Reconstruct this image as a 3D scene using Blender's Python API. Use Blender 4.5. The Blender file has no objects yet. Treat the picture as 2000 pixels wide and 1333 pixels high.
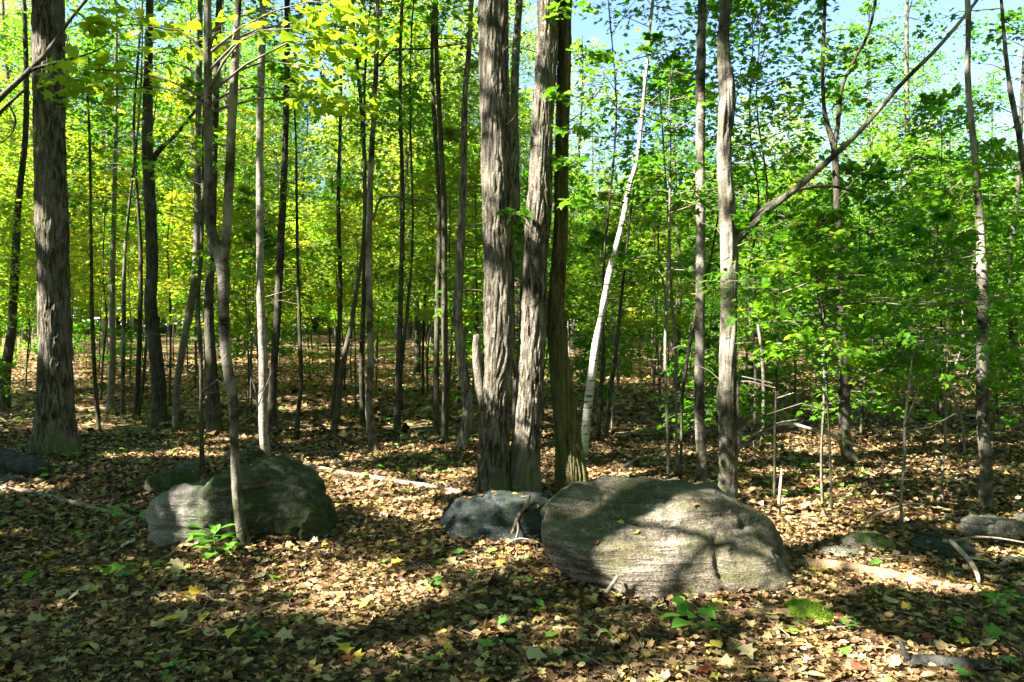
import bpy, math, random
import numpy as np

# ------------------------------------------------------------------ camera, sky, sun, exposure
SC = bpy.context.scene
COL = SC.collection
F, CX, CY, CAMZ = 1455.0, 1000.0, 666.5, 1.6          # pixels of the 2000 px photograph

cam = bpy.data.cameras.new('camera')
cam.lens = 36.0 * F / 2000.0
cam.sensor_width = 36.0
cam.clip_start = 0.05
cam.clip_end = 2000.0
camo = bpy.data.objects.new('camera', cam)
COL.objects.link(camo)
camo.location = (0, 0, CAMZ)
camo.rotation_euler = (math.radians(90), 0, 0)
SC.camera = camo

SUN_AZ = (-0.88, -0.475)                               # horizontal direction towards the sun
SUN_EL = math.radians(43)
_n = math.hypot(*SUN_AZ)
TOSUN = np.array([SUN_AZ[0] / _n * math.cos(SUN_EL), SUN_AZ[1] / _n * math.cos(SUN_EL), math.sin(SUN_EL)])

world = bpy.data.worlds.new('World')
SC.world = world
world.use_nodes = True
wn = world.node_tree
sky = wn.nodes.new('ShaderNodeTexSky')
sky.sky_type = 'NISHITA'
sky.sun_disc = False
sky.sun_elevation = SUN_EL
sky.sun_rotation = math.atan2(TOSUN[0], TOSUN[1])
sky.air_density = 1.0
sky.dust_density = 0.1
sky.ozone_density = 3.0
bg = wn.nodes['Background']
bg.inputs[1].default_value = 0.052
wn.links.new(sky.outputs[0], bg.inputs[0])

sun = bpy.data.lights.new('sun', 'SUN')
sun.energy = 5.0
sun.angle = math.radians(0.5)
sun.color = (1.0, 0.93, 0.82)
suno = bpy.data.objects.new('sun', sun)
COL.objects.link(suno)
from mathutils import Vector
suno.rotation_euler = Vector(TOSUN).to_track_quat('Z', 'Y').to_euler()
suno.location = (-20, -10, 30)

SC.view_settings.view_transform = 'Standard'
SC.view_settings.look = 'None'
SC.view_settings.exposure = 3.15
SC.view_settings.gamma = 1.0
SC.view_settings.use_curve_mapping = False

SC.render.engine = 'CYCLES'
SC.cycles.use_denoising = True
SC.cycles.max_bounces = 6
SC.cycles.diffuse_bounces = 4
SC.cycles.transmission_bounces = 5
SC.cycles.glossy_bounces = 2
SC.cycles.sample_clamp_indirect = 6.0

rng = np.random.default_rng(7)
random.seed(7)

# ------------------------------------------------------------------ noise and terrain
def _hash(ix, iy, iz, seed):
    h = (ix * 374761393 + iy * 668265263 + iz * 1440662683 + seed * 974634777) & 0xffffffff
    h = ((h ^ (h >> 13)) * 1274126177) & 0xffffffff
    h = h ^ (h >> 16)
    return h / 4294967295.0

def vnoise(p, seed=0):
    p = np.asarray(p, float)
    i = np.floor(p).astype(np.int64)
    f = p - i
    f = f * f * (3 - 2 * f)
    r = 0
    for dx in (0, 1):
        wx = f[..., 0] if dx else 1 - f[..., 0]
        for dy in (0, 1):
            wy = f[..., 1] if dy else 1 - f[..., 1]
            for dz in (0, 1):
                wz = f[..., 2] if dz else 1 - f[..., 2]
                r = r + wx * wy * wz * _hash(i[..., 0] + dx, i[..., 1] + dy, i[..., 2] + dz, seed)
    return r * 2 - 1

def fbm(p, octaves=4, seed=0, gain=0.5):
    a, r = 1.0, 0
    p = np.asarray(p, float)
    for k in range(octaves):
        r = r + a * vnoise(p, seed + k * 17)
        p = p * 2.03
        a *= gain
    return r

def smooth(a, b, x):
    t = np.clip((x - a) / (b - a), 0, 1)
    return t * t * (3 - 2 * t)

def H(x, y):
    x = np.asarray(x, float); y = np.asarray(y, float)
    left = smooth(7, -6, x - 0.10 * (y - 10))
    d = y - 10.5
    ramp = 0.5 * (d + np.sqrt(d * d + 6.0))
    ramp = 90 * np.tanh(ramp / 90); y = 110 * np.tanh(y / 110)
    z = 0.052 * ramp * left + (0.012 * ramp + 0.045 * np.maximum(0, y - 26)) * (1 - left)
    z = z - 0.052 * 0.56 * left * 0
    p = np.stack([x, y, 0 * x], -1)
    z = z + 0.06 * vnoise(p * 0.35, 3) * smooth(2, 6, np.abs(y)) + 0.03 * vnoise(p * 1.3, 5) + 0.012 * vnoise(p * 4.1, 6)
    return z

def ground_px(px, py):
    dx, dz = (px - CX) / F, -(py - CY) / F
    ys = np.linspace(2.0, 70.0, 6800)
    zs = CAMZ + dz * ys
    below = np.nonzero(zs <= H(dx * ys, ys))[0]
    k = below[0] if len(below) else 3000
    y = ys[k]
    return np.array([dx * y, y, float(H(dx * y, y))])

def at(px, py, y):
    return np.array([(px - CX) / F * y, y, CAMZ - (py - CY) / F * y])

# ------------------------------------------------------------------ mesh helpers
class Geo:
    def __init__(self):
        self.v, self.f, self.n = [], [], 0
    def add(self, v, faces):
        v = np.asarray(v, float).reshape(-1, 3)
        self.v.append(v)
        for f in faces:
            self.f.append(np.asarray(f, np.int64) + self.n)
        self.n += len(v)
        return self
    def mesh(self, name, mat, smooth_shade=True, origin=None):
        v = np.concatenate(self.v) if self.v else np.zeros((0, 3))
        if origin is not None:
            v = v - np.asarray(origin)
        me = bpy.data.meshes.new(name)
        me.vertices.add(len(v))
        me.vertices.foreach_set('co', v.astype(np.float32).ravel())
        sizes = np.concatenate([np.full(len(f), f.shape[1]) for f in self.f])
        loops = np.concatenate([f.ravel() for f in self.f])
        starts = np.concatenate([[0], np.cumsum(sizes)[:-1]])
        me.loops.add(len(loops))
        me.loops.foreach_set('vertex_index', loops.astype(np.int32))
        me.polygons.add(len(sizes))
        me.polygons.foreach_set('loop_start', starts.astype(np.int32))
        if smooth_shade:
            me.polygons.foreach_set('use_smooth', np.ones(len(sizes), bool))
        me.update(calc_edges=True)
        if mat:
            me.materials.append(mat)
        return me

def obj(name, me, parent=None, loc=None):
    o = bpy.data.objects.new(name, me)
    COL.objects.link(o)
    if parent is not None:
        o.parent = parent
    if loc is not None:
        o.location = loc
    return o

def tag(o, label=None, cat=None, group=None, kind=None):
    if label: o['label'] = label
    if cat: o['category'] = cat
    if group: o['group'] = group
    if kind: o['kind'] = kind
    return o

def thing(name, label, cat, loc, group=None):
    o = bpy.data.objects.new(name, None)
    o.empty_display_size = 0.2
    COL.objects.link(o)
    o.location = loc
    return tag(o, label, cat, group)

def copy_tree(root, loc, rotz, scale, label, group):
    r = root.copy(); COL.objects.link(r)
    r.location = loc; r.rotation_euler = (0, 0, rotz); r.scale = (scale, scale, scale)
    r['label'] = label; r['group'] = group
    for ch in list(root.children):
        c = ch.copy(); COL.objects.link(c); c.parent = r
    return r

def catmull(pts, n):
    pts = np.asarray(pts, float)
    u = np.linspace(0, 1, n) if np.isscalar(n) else np.asarray(n)
    if len(pts) == 2:
        t = u[:, None]
        return pts[0] * (1 - t) + pts[1] * t
    P = np.vstack([2 * pts[0] - pts[1], pts, 2 * pts[-1] - pts[-2]])
    seg = np.linalg.norm(np.diff(pts[:, :3], axis=0), axis=1)
    cum = np.concatenate([[0], np.cumsum(seg)]) / seg.sum()
    k = np.clip(np.searchsorted(cum, u, 'right') - 1, 0, len(pts) - 2)
    t = ((u - cum[k]) / (cum[k + 1] - cum[k] + 1e-9))[:, None]
    p0, p1, p2, p3 = P[k], P[k + 1], P[k + 2], P[k + 3]
    return 0.5 * (2 * p1 + (p2 - p0) * t + (2 * p0 - 5 * p1 + 4 * p2 - p3) * t ** 2 + (3 * p1 - p0 - 3 * p2 + p3) * t ** 3)

def tube(geo, pts, radii, sides=8, rows=None, disp=None, cap=True):
    """pts (n,3) + radii (n): a tapered tube; disp(pos, ang, arclen) gives extra radius factor"""
    pr = np.column_stack([np.asarray(pts, float), np.asarray(radii, float)])
    if rows is not None:
        pr = catmull(pr, rows)
    P, R = pr[:, :3], np.maximum(pr[:, 3], 0.0008)
    T = np.gradient(P, axis=0)
    T /= np.linalg.norm(T, axis=1)[:, None] + 1e-9
    tm = T.mean(0)
    ref = np.eye(3)[np.argmin(np.abs(tm))]
    U = ref - (T @ ref)[:, None] * T
    U /= np.linalg.norm(U, axis=1)[:, None] + 1e-9
    V = np.cross(T, U)
    a = np.linspace(0, 2 * np.pi, sides, endpoint=False)
    dirs = U[:, None, :] * np.cos(a)[None, :, None] + V[:, None, :] * np.sin(a)[None, :, None]
    rad = np.repeat(R[:, None], sides, 1)
    if disp is not None:
        L = np.concatenate([[0], np.cumsum(np.linalg.norm(np.diff(P, axis=0), axis=1))])
        rad = rad * (1 + disp(P[:, None, :] + dirs * rad[..., None], dirs, L[:, None] + 0 * rad, rad))
    vv = P[:, None, :] + dirs * rad[..., None]
    n = len(P)
    i, j = np.meshgrid(np.arange(n - 1), np.arange(sides), indexing='ij')
    j2 = (j + 1) % sides
    q = np.stack([i * sides + j, i * sides + j2, (i + 1) * sides + j2, (i + 1) * sides + j], -1).reshape(-1, 4)
    verts = vv.reshape(-1, 3)
    faces = [q]
    if cap:
        verts = np.vstack([verts, P[0], P[-1] + T[-1] * R[-1] * 0.3])
        b, e = n * sides, n * sides + 1
        jj = np.arange(sides); kk = (jj + 1) % sides
        faces.append(np.stack([np.full(sides, b), kk, jj], -1))
        faces.append(np.stack([np.full(sides, e), (n - 1) * sides + jj, (n - 1) * sides + kk], -1))
    geo.add(verts, faces)

# leaf outlines: u along the leaf, v across, w up; unit length 1
LEAF4 = (np.array([[0, 0, 0], [.42, .48, .07], [1, 0, -.10], [.42, -.48, .07]]), np.array([[0, 1, 2], [0, 2, 3]]))
LEAF6 = (np.array([[0, 0, 0], [.12, .42, .03], [.40, .26, .05], [.55, .50, -.03], [.66, .18, .03], [1, 0, -.14],
                   [.66, -.18, .03], [.55, -.50, -.03], [.40, -.26, .05], [.12, -.42, .03]]),
         np.array([[0, 1, 2], [0, 2, 4], [2, 3, 4], [0, 4, 5], [0, 5, 6], [0, 6, 8], [6, 7, 8], [0, 8, 9]]))
LEAFO = (np.array([[0, 0, 0], [.28, .26, .03], [.62, .25, .02], [1, 0, -.16], [.62, -.25, .02], [.28, -.26, .03], [.5, 0, -.05]]),
         np.array([[0, 1, 6], [1, 2, 6], [2, 3, 6], [3, 4, 6], [4, 5, 6], [5, 0, 6]]))

def leaves(geo, pos, along, normal, size, tmpl=LEAF4, curl=None):
    tv, tf = tmpl
    n = len(pos)
    along = along / (np.linalg.norm(along, axis=1)[:, None] + 1e-9)
    side = np.cross(normal, along)
    side /= np.linalg.norm(side, axis=1)[:, None] + 1e-9
    nrm = np.cross(along, side)
    w = np.repeat(tv[None, :, 2], n, 0)
    if curl is not None:
        w = w + curl[:, None] * (tv[None, :, 1] ** 2 * 1.6 + (tv[None, :, 0] - .5) ** 2 * 0.8)
    v = pos[:, None, :] + size[:, None, None] * (tv[None, :, 0, None] * along[:, None] + tv[None, :, 1, None] * side[:, None] + w[..., None] * nrm[:, None])
    k = len(tv)
    f = (tf[None] + (np.arange(n) * k)[:, None, None]).reshape(-1, tf.shape[1])
    geo.add(v.reshape(-1, 3), [f])

# ------------------------------------------------------------------ materials
def new_mat(name):
    m = bpy.data.materials.new(name)
    m.use_nodes = True
    nt = m.node_tree
    return m, nt, nt.nodes['Principled BSDF'], nt.nodes['Material Output']

def nd(nt, kind, **kw):
    n = nt.nodes.new(kind)
    for k, v in kw.items():
        setattr(n, k, v)
    return n

def noise(nt, vec, scale, detail=4, rough=.55, dist=0.0):
    n = nd(nt, 'ShaderNodeTexNoise')
    n.inputs['Scale'].default_value = scale
    n.inputs['Detail'].default_value = detail
    n.inputs['Roughness'].default_value = rough
    n.inputs['Distortion'].default_value = dist
    if vec is not None:
        nt.links.new(vec, n.inputs['Vector'])
    return n.outputs['Fac']

def mapping(nt, scale=(1, 1, 1), rot=(0, 0, 0), coord='Object'):
    tc = nd(nt, 'ShaderNodeTexCoord')
    mp = nd(nt, 'ShaderNodeMapping')
    mp.inputs['Scale'].default_value = scale
    mp.inputs['Rotation'].default_value = rot
    nt.links.new(tc.outputs[coord], mp.inputs['Vector'])
    return mp.outputs['Vector']

def ramp(nt, fac, stops):
    r = nd(nt, 'ShaderNodeValToRGB')
    el = r.color_ramp.elements
    while len(el) < len(stops):
        el.new(0.5)
    for e, (p, c) in zip(el, stops):
        e.position = p
        e.color = (*c, 1) if len(c) == 3 else c
    nt.links.new(fac, r.inputs['Fac'])
    return r.outputs['Color']

def math_(nt, op, a, b=None, clamp=False):
    m = nd(nt, 'ShaderNodeMath', operation=op, use_clamp=clamp)
    for i, x in enumerate((a, b)):
        if x is None: continue
        if isinstance(x, (int, float)): m.inputs[i].default_value = x
        else: nt.links.new(x, m.inputs[i])
    return m.outputs[0]

def mixc(nt, fac, a, b, blend='MIX'):
    m = nd(nt, 'ShaderNodeMix', data_type='RGBA', blend_type=blend)
    for key, x in ((0, fac), (6, a), (7, b)):
        if isinstance(x, (int, float)): m.inputs[key].default_value = x
        elif isinstance(x, tuple): m.inputs[key].default_value = (*x, 1)
        else: nt.links.new(x, m.inputs[key])
    return m.outputs[2]

def bump(nt, height, strength, dist, bsdf):
    b = nd(nt, 'ShaderNodeBump')
    b.inputs['Strength'].default_value = strength
    b.inputs['Distance'].default_value = dist
    nt.links.new(height, b.inputs['Height'])
    nt.links.new(b.outputs[0], bsdf.inputs['Normal'])

def leaf_mat(name, stops, trans=0.56, tint=(1.5, 1.35, 0.6), rough=.45, objw=.4, islw=.42, clw=.45):
    m, nt, bs, out = new_mat(name)
    oi = nd(nt, 'ShaderNodeObjectInfo')
    ge = nd(nt, 'ShaderNodeNewGeometry')
    tc = nd(nt, 'ShaderNodeTexCoord')
    cl = noise(nt, tc.outputs['Object'], 0.9, 2)
    f = math_(nt, 'ADD', math_(nt, 'MULTIPLY', oi.outputs['Random'], objw), math_(nt, 'MULTIPLY', ge.outputs['Random Per Island'], islw))
    f = math_(nt, 'ADD', f, math_(nt, 'MULTIPLY', math_(nt, 'SUBTRACT', cl, 0.32), clw), True)
    c = ramp(nt, f, stops)
    nt.links.new(c, bs.inputs['Base Color'])
    bs.inputs['Roughness'].default_value = rough
    bs.inputs['Specular IOR Level'].default_value = 0.22
    tr = nd(nt, 'ShaderNodeBsdfTranslucent')
    nt.links.new(mixc(nt, 1.0, c, tint, 'MULTIPLY'), tr.inputs['Color'])
    mx = nd(nt, 'ShaderNodeMixShader')
    mx.inputs[0].default_value = trans
    nt.links.new(bs.outputs[0], mx.inputs[1])
    nt.links.new(tr.outputs[0], mx.inputs[2])
    nt.links.new(mx.outputs[0], out.inputs['Surface'])
    return m

G_STOPS = [(0.0, (.034, .115, .008)), (.35, (.070, .205, .010)), (.65, (.135, .295, .012)), (.88, (.28, .39, .018)), (1.0, (.50, .46, .03))]
Y_STOPS = [(0.0, (.12, .26, .018)), (.4, (.24, .38, .026)), (.75, (.44, .48, .035)), (1.0, (.66, .54, .04))]
M_leaf = leaf_mat('maple_leaf_green', G_STOPS, tint=(1.2, 1.3, .55))
M_leafy = leaf_mat('maple_leaf_yellowing', Y_STOPS)
M_seed = leaf_mat('seedling_leaf', [(0.0, (.06, .22, .02)), (.6, (.12, .33, .03)), (1.0, (.24, .42, .05))], .35)
M_moss = leaf_mat('moss_green', [(0.0, (.05, .10, .01)), (.5, (.11, .19, .015)), (1.0, (.22, .30, .02))], .2)

def bark_mat(name, cols, zs=.16, scale=26, bumpd=.02, moss=.5, mossh=.55, marks=None, patch=.5):
    m, nt, bs, out = new_mat(name)
    v = mapping(nt, (1, 1, zs))
    oi = nd(nt, 'ShaderNodeObjectInfo')
    n1 = noise(nt, v, scale, 5, .6, .6)
    n2 = noise(nt, mapping(nt, (1, 1, .5)), 3.0, 3)
    n3 = noise(nt, mapping(nt), 60, 3)
    f = math_(nt, 'ADD', math_(nt, 'MULTIPLY', n1, 1.0), math_(nt, 'MULTIPLY', math_(nt, 'SUBTRACT', n3, .5), .35))
    c = ramp(nt, f, [(.34, cols[0]), (.48, cols[1]), (.66, cols[2])])
    pale = ramp(nt, n2, [(.48, (0, 0, 0)), (.62, (1, 1, 1))])
    c = mixc(nt, math_(nt, 'MULTIPLY', pale, patch), c, cols[3])
    if marks:
        vm = mapping(nt, (2.2, 2.2, 16))
        nm = noise(nt, vm, 2.2, 3, .6)
        k = ramp(nt, nm, [(.56, (0, 0, 0)), (.61, (1, 1, 1))])
        c = mixc(nt, k, c, marks)
    br = math_(nt, 'ADD', .75, math_(nt, 'MULTIPLY', oi.outputs['Random'], .5))
    hs = nd(nt, 'ShaderNodeHueSaturation')
    nt.links.new(br, hs.inputs['Value']); nt.links.new(c, hs.inputs['Color'])
    c = hs.outputs['Color']
    if moss:
        tc = nd(nt, 'ShaderNodeTexCoord')
        sx = nd(nt, 'ShaderNodeSeparateXYZ'); nt.links.new(tc.outputs['Object'], sx.inputs[0])
        g = math_(nt, 'SUBTRACT', 1.0, math_(nt, 'DIVIDE', sx.outputs['Z'], mossh), True)
        n4 = noise(nt, mapping(nt), 5, 4)
        g = math_(nt, 'MULTIPLY', math_(nt, 'ADD', g, .12), ramp(nt, n4, [(.40, (0, 0, 0)), (.58, (1, 1, 1))]), True)
        c = mixc(nt, math_(nt, 'MULTIPLY', g, moss), c, (.10, .14, .018))
    nt.links.new(c, bs.inputs['Base Color'])
    bs.inputs['Roughness'].default_value = .9
    bs.inputs['Specular IOR Level'].default_value = .2
    bump(nt, f, 1.0, bumpd, bs)
    return m

M_bark = bark_mat('maple_bark', [(.005, .004, .003), (.062, .051, .038), (.235, .205, .165), (.19, .168, .138)], zs=.20, scale=24, bumpd=.035)
M_barkd = bark_mat('dark_bark', [(.008, .007, .005), (.032, .027, .020), (.085, .072, .056), (.10, .095, .075)], zs=.3, scale=30, bumpd=.014)
M_barkg = bark_mat('grey_smooth_bark', [(.010, .008, .006), (.052, .044, .034), (.15, .132, .106), (.30, .275, .23)], zs=.9, scale=9, bumpd=.02, patch=.85)
M_barkp = bark_mat('pale_bark', [(.05, .043, .033), (.15, .132, .108), (.25, .228, .195), (.26, .245, .215)], zs=.7, scale=16, bumpd=.006, moss=.25, marks=(.12, .10, .08))
M_birch = bark_mat('white_birch_bark', [(.30, .28, .25), (.45, .43, .40), (.54, .52, .49), (.20, .18, .155)], zs=2.0, scale=8, bumpd=.004, moss=.5, mossh=1.2, marks=(.03, .027, .024), patch=.75)
M_old = bark_mat('mossy_old_bark', [(.012, .009, .004), (.075, .055, .026), (.17, .135, .07), (.11, .10, .042)], zs=.08, bumpd=.04, moss=.55, mossh=2.2)
M_twig = bark_mat('twig_bark', [(.06, .05, .035), (.12, .10, .075), (.20, .17, .13), (.2, .18, .15)], zs=1, scale=20, bumpd=.003, moss=0)
M_dead = bark_mat('dead_stick', [(.10, .075, .05), (.22, .17, .12), (.36, .29, .215), (.34, .30, .25)], zs=1, scale=14, bumpd=.006, moss=0)
M_rot = bark_mat('rotten_log', [(.05, .028, .015), (.15, .085, .045), (.30, .19, .11), (.24, .17, .11)], zs=1, scale=12, bumpd=.02, moss=0)
M_blk = bark_mat('charred_log', [(.012, .012, .012), (.035, .034, .032), (.07, .068, .06), (.05, .055, .05)], zs=1, scale=10, bumpd=.02, moss=0)

def stone_mat(name, cols, moss=.4, mossc=(.07, .10, .018), lichen=(.45, .46, .42), band=1.0, mossbias=0.0, zband=9, barex=None):
    m, nt, bs, out = new_mat(name)
    vb = mapping(nt, (1.2, 1.2, zband), (0.10, 0.06, 0))
    nb = noise(nt, vb, 2.2, 6, .62, .5)
    nf = noise(nt, mapping(nt), 70, 4, .7)
    nl = noise(nt, mapping(nt), 2.4, 4)
    f = math_(nt, 'ADD', math_(nt, 'MULTIPLY', nb, band), math_(nt, 'MULTIPLY', math_(nt, 'SUBTRACT', nf, .5), .95))
    c = ramp(nt, f, [(.28, cols[0]), (.46, cols[1]), (.60, cols[2]), (.76, cols[3])])
    nq = noise(nt, mapping(nt), 9, 6, .7, .4)
    c = mixc(nt, ramp(nt, nq, [(.60, (0, 0, 0)), (.66, (.7, .7, .7))]), c, lichen)
    vl = nd(nt, 'ShaderNodeTexVoronoi'); vl.inputs['Scale'].default_value = 26; nt.links.new(mapping(nt), vl.inputs['Vector'])
    c = mixc(nt, math_(nt, 'MULTIPLY', ramp(nt, vl.outputs['Distance'], [(.16, (.55, .55, .55)), (.24, (0, 0, 0))]), nl), c, lichen)
    ge = nd(nt, 'ShaderNodeNewGeometry')
    sx = nd(nt, 'ShaderNodeSeparateXYZ'); nt.links.new(ge.outputs['Normal'], sx.inputs[0])
    up = math_(nt, 'MULTIPLY', sx.outputs['Z'], .16)
    nm = noise(nt, mapping(nt), 3.1, 6, .62, .3)
    mk = math_(nt, 'ADD', math_(nt, 'ADD', nm, up), mossbias)
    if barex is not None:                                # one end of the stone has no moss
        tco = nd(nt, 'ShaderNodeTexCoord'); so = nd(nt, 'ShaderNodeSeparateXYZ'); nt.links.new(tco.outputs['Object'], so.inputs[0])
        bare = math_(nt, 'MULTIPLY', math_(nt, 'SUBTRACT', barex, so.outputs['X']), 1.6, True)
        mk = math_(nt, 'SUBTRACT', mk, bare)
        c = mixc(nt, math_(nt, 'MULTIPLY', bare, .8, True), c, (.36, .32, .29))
    mk = ramp(nt, mk, [(.54, (0, 0, 0)), (.66, (1, 1, 1))])
    mcol = mixc(nt, nf, (mossc[0] * .5, mossc[1] * .5, mossc[2] * .5), (mossc[0] * 1.5, mossc[1] * 1.5, mossc[2] * 1.5))
    c = mixc(nt, math_(nt, 'MULTIPLY', mk, moss), c, mcol)
    ns = noise(nt, mapping(nt, (1, 1, .45)), 4.3, 5, .6)
    c = mixc(nt, ramp(nt, ns, [(.56, (0, 0, 0)), (.70, (.7, .7, .7))]), c, (cols[0][0] * .55, cols[0][1] * .55, cols[0][2] * .5))
    nt.links.new(c, bs.inputs['Base Color'])
    bs.inputs['Roughness'].default_value = .85
    bs.inputs['Specular IOR Level'].default_value = .25
    h = math_(nt, 'ADD', math_(nt, 'MULTIPLY', nb, 1.0), math_(nt, 'MULTIPLY', nf, .35))
    vo = nd(nt, 'ShaderNodeTexVoronoi', feature='DISTANCE_TO_EDGE'); vo.inputs['Scale'].default_value = 5.0
    nt.links.new(mapping(nt, (1, 1, 2.2), (.15, .1, 0)), vo.inputs['Vector'])
    crk = ramp(nt, vo.outputs['Distance'], [(0.0, (0, 0, 0)), (.035, (1, 1, 1))])
    h = math_(nt, 'ADD', h, math_(nt, 'MULTIPLY', crk, .04))
    bump(nt, h, 1.0, .05, bs)
    return m

M_gneiss = stone_mat('gneiss_stone', [(.035, .028, .020), (.115, .095, .070), (.22, .185, .145), (.36, .31, .26)], .62, (.050, .055, .014), (.30, .29, .25), zband=13, mossbias=-.02)
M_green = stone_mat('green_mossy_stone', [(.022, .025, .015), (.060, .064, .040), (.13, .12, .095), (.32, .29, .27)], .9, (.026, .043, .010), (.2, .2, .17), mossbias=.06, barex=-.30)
M_dark = stone_mat('dark_stone', [(.008, .010, .010), (.020, .024, .024), (.046, .052, .054), (.13, .14, .148)], .6, (.018, .035, .016), (.14, .15, .15))
M_grey = stone_mat('grey_stone', [(.06, .055, .045), (.15, .14, .12), (.25, .24, .21), (.36, .35, .32)], .7, (.06, .09, .015), band=.8, zband=2, mossbias=-.05)
M_cap = stone_mat('moss_capped_stone', [(.07, .06, .045), (.17, .15, .12), (.27, .245, .20), (.38, .35, .30)], .9, (.075, .12, .012), band=.8, zband=2, mossbias=.03)
M_mossy = stone_mat('mossy_stone', [(.04, .045, .025), (.09, .10, .06), (.17, .17, .12), (.26, .26, .2)], .95, (.030, .045, .010), (.15, .16, .13), mossbias=.12)

def litter_ground():
    m, nt, bs, out = new_mat('leaf_mould')
    tc = nd(nt, 'ShaderNodeTexCoord')
    vo = nd(nt, 'ShaderNodeTexVoronoi'); vo.inputs['Scale'].default_value = 14
    nt.links.new(tc.outputs['Object'], vo.inputs['Vector'])
    sx = nd(nt, 'ShaderNodeSeparateColor'); nt.links.new(vo.outputs['Color'], sx.inputs[0])
    c = ramp(nt, sx.outputs[0], [(0, (.045, .028, .014)), (.35, (.12, .075, .036)), (.7, (.23, .155, .075)), (1, (.36, .27, .13))])
    n = noise(nt, tc.outputs['Object'], 1.1, 4)
    c = mixc(nt, ramp(nt, n, [(.4, (0, 0, 0)), (.65, (.6, .6, .6))]), c, (.07, .05, .024))
    nt.links.new(c, bs.inputs['Base Color'])
    bs.inputs['Roughness'].default_value = .95
    bs.inputs['Specular IOR Level'].default_value = .1
    h = math_(nt, 'ADD', vo.outputs['Distance'], noise(nt, tc.outputs['Object'], 30, 4))
    bump(nt, h, 1.0, .04, bs)
    return m
M_ground = litter_ground()
LIT_STOPS = [(0.0, (.020, .012, .006)), (.25, (.065, .038, .018)), (.45, (.155, .088, .038)), (.66, (.26, .16, .070)), (.84, (.35, .255, .125)), (.93, (.40, .33, .16)), (.962, (.52, .38, .06)), (.985, (.16, .24, .04)), (1.0, (.22, .05, .03))]
M_lit = leaf_mat('dry_leaf_litter', LIT_STOPS, .15, (1.2, 1.0, .7), .6, 0.0, 1.0, 0.0)
M_fly = leaf_mat('fallen_leaf_yellow', [(0, (.46, .34, .04)), (.6, (.62, .48, .05)), (1, (.66, .56, .12))], .25, (1.2, 1.1, .7))
M_flg = leaf_mat('fallen_leaf_green', [(0, (.06, .19, .02)), (.6, (.12, .29, .04)), (1, (.24, .38, .06))], .25, (1.2, 1.1, .7))
M_flt = leaf_mat('fallen_leaf_tan', [(0, (.30, .23, .11)), (.6, (.44, .36, .19)), (1, (.50, .44, .28))], .2, (1.1, 1.0, .8))
M_flr = leaf_mat('fallen_leaf_red', [(0, (.20, .04, .03)), (.6, (.34, .07, .04)), (1, (.42, .14, .05))], .2, (1.1, .9, .8))

# ------------------------------------------------------------------ ground
def grade(segs):
    out = []
    for a, b, st in segs:
        out.append(np.arange(a, b, st))
    out.append([segs[-1][1]])
    return np.concatenate(out)
gx = grade([(-400, -60, 20), (-60, -16, 1.5), (-16, -8, .4), (-8, 8, .1), (8, 16, .4), (16, 60, 1.5), (60, 400, 20)])
gy = grade([(-120, -10, 6), (-10, 2, .5), (2, 12, .1), (12, 22, .3), (22, 70, 1.5), (70, 700, 20)])
X, Y = np.meshgrid(gx, gy, indexing='ij')
Z = H(X, Y)
nx, ny = X.shape
i, j = np.meshgrid(np.arange(nx - 1), np.arange(ny - 1), indexing='ij')
q = np.stack([i * ny + j, (i + 1) * ny + j, (i + 1) * ny + j + 1, i * ny + j + 1], -1).reshape(-1, 4)
g = Geo().add(np.stack([X, Y, Z], -1), [q])
ground = tag(obj('ground', g.mesh('ground', M_ground)), kind='structure')

# ------------------------------------------------------------------ sun flecks: gaps in the canopy, along the sun's rays
FLECKS = []
def fleck_g(px, py, r):
    FLECKS.append((*ground_px(px, py), r))
def fleck_at(px, py, y, r):
    FLECKS.append((*at(px, py, y), r))
# ground patches in the sun
for a in [(640, 1140, .16), (740, 1150, .17), (690, 1120, .13), (800, 1170, .12), (590, 1140, .10), (700, 1180, .12), (600, 1080, .07), (985, 1085, .12), (1010, 1075, .10), (940, 1110, .08),
          (650, 960, .25), (760, 975, .3), (860, 960, .28), (700, 930, .25), (800, 1000, .22), (610, 925, .2), (900, 930, .25), (850, 1010, .15),
          (240, 893, .14), (300, 892, .16), (350, 890, .18), (400, 892, .18), (30, 958, .15), (60, 955, .12),
          (1620, 1270, .09), (1660, 1300, .10), (1700, 1285, .08), (1590, 1310, .07), (1640, 1320, .08), (1620, 1240, .05),
          (1800, 1140, .10), (1840, 1150, .10), (1880, 1150, .08), (1600, 1075, .16), (1680, 1100, .16), (1740, 1120, .14), (1700, 1055, .12),
          (1220, 935, .22), (1270, 940, .25), (1180, 925, .2), (1480, 985, .16), (1520, 1000, .16), (1450, 960, .15), (1560, 1000, .12),
          (640, 790, .35), (700, 780, .35), (560, 800, .3), (620, 840, .3), (450, 860, .25), (200, 830, .3), (160, 800, .3), (60, 740, .4), (800, 830, .3), (1500, 920, .25), (1620, 950, .2), (1720, 930, .25), (1800, 900, .3), (1980, 1090, .14), (430, 1110, .06), (480, 1105, .06)]:
    fleck_g(*a)
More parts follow.
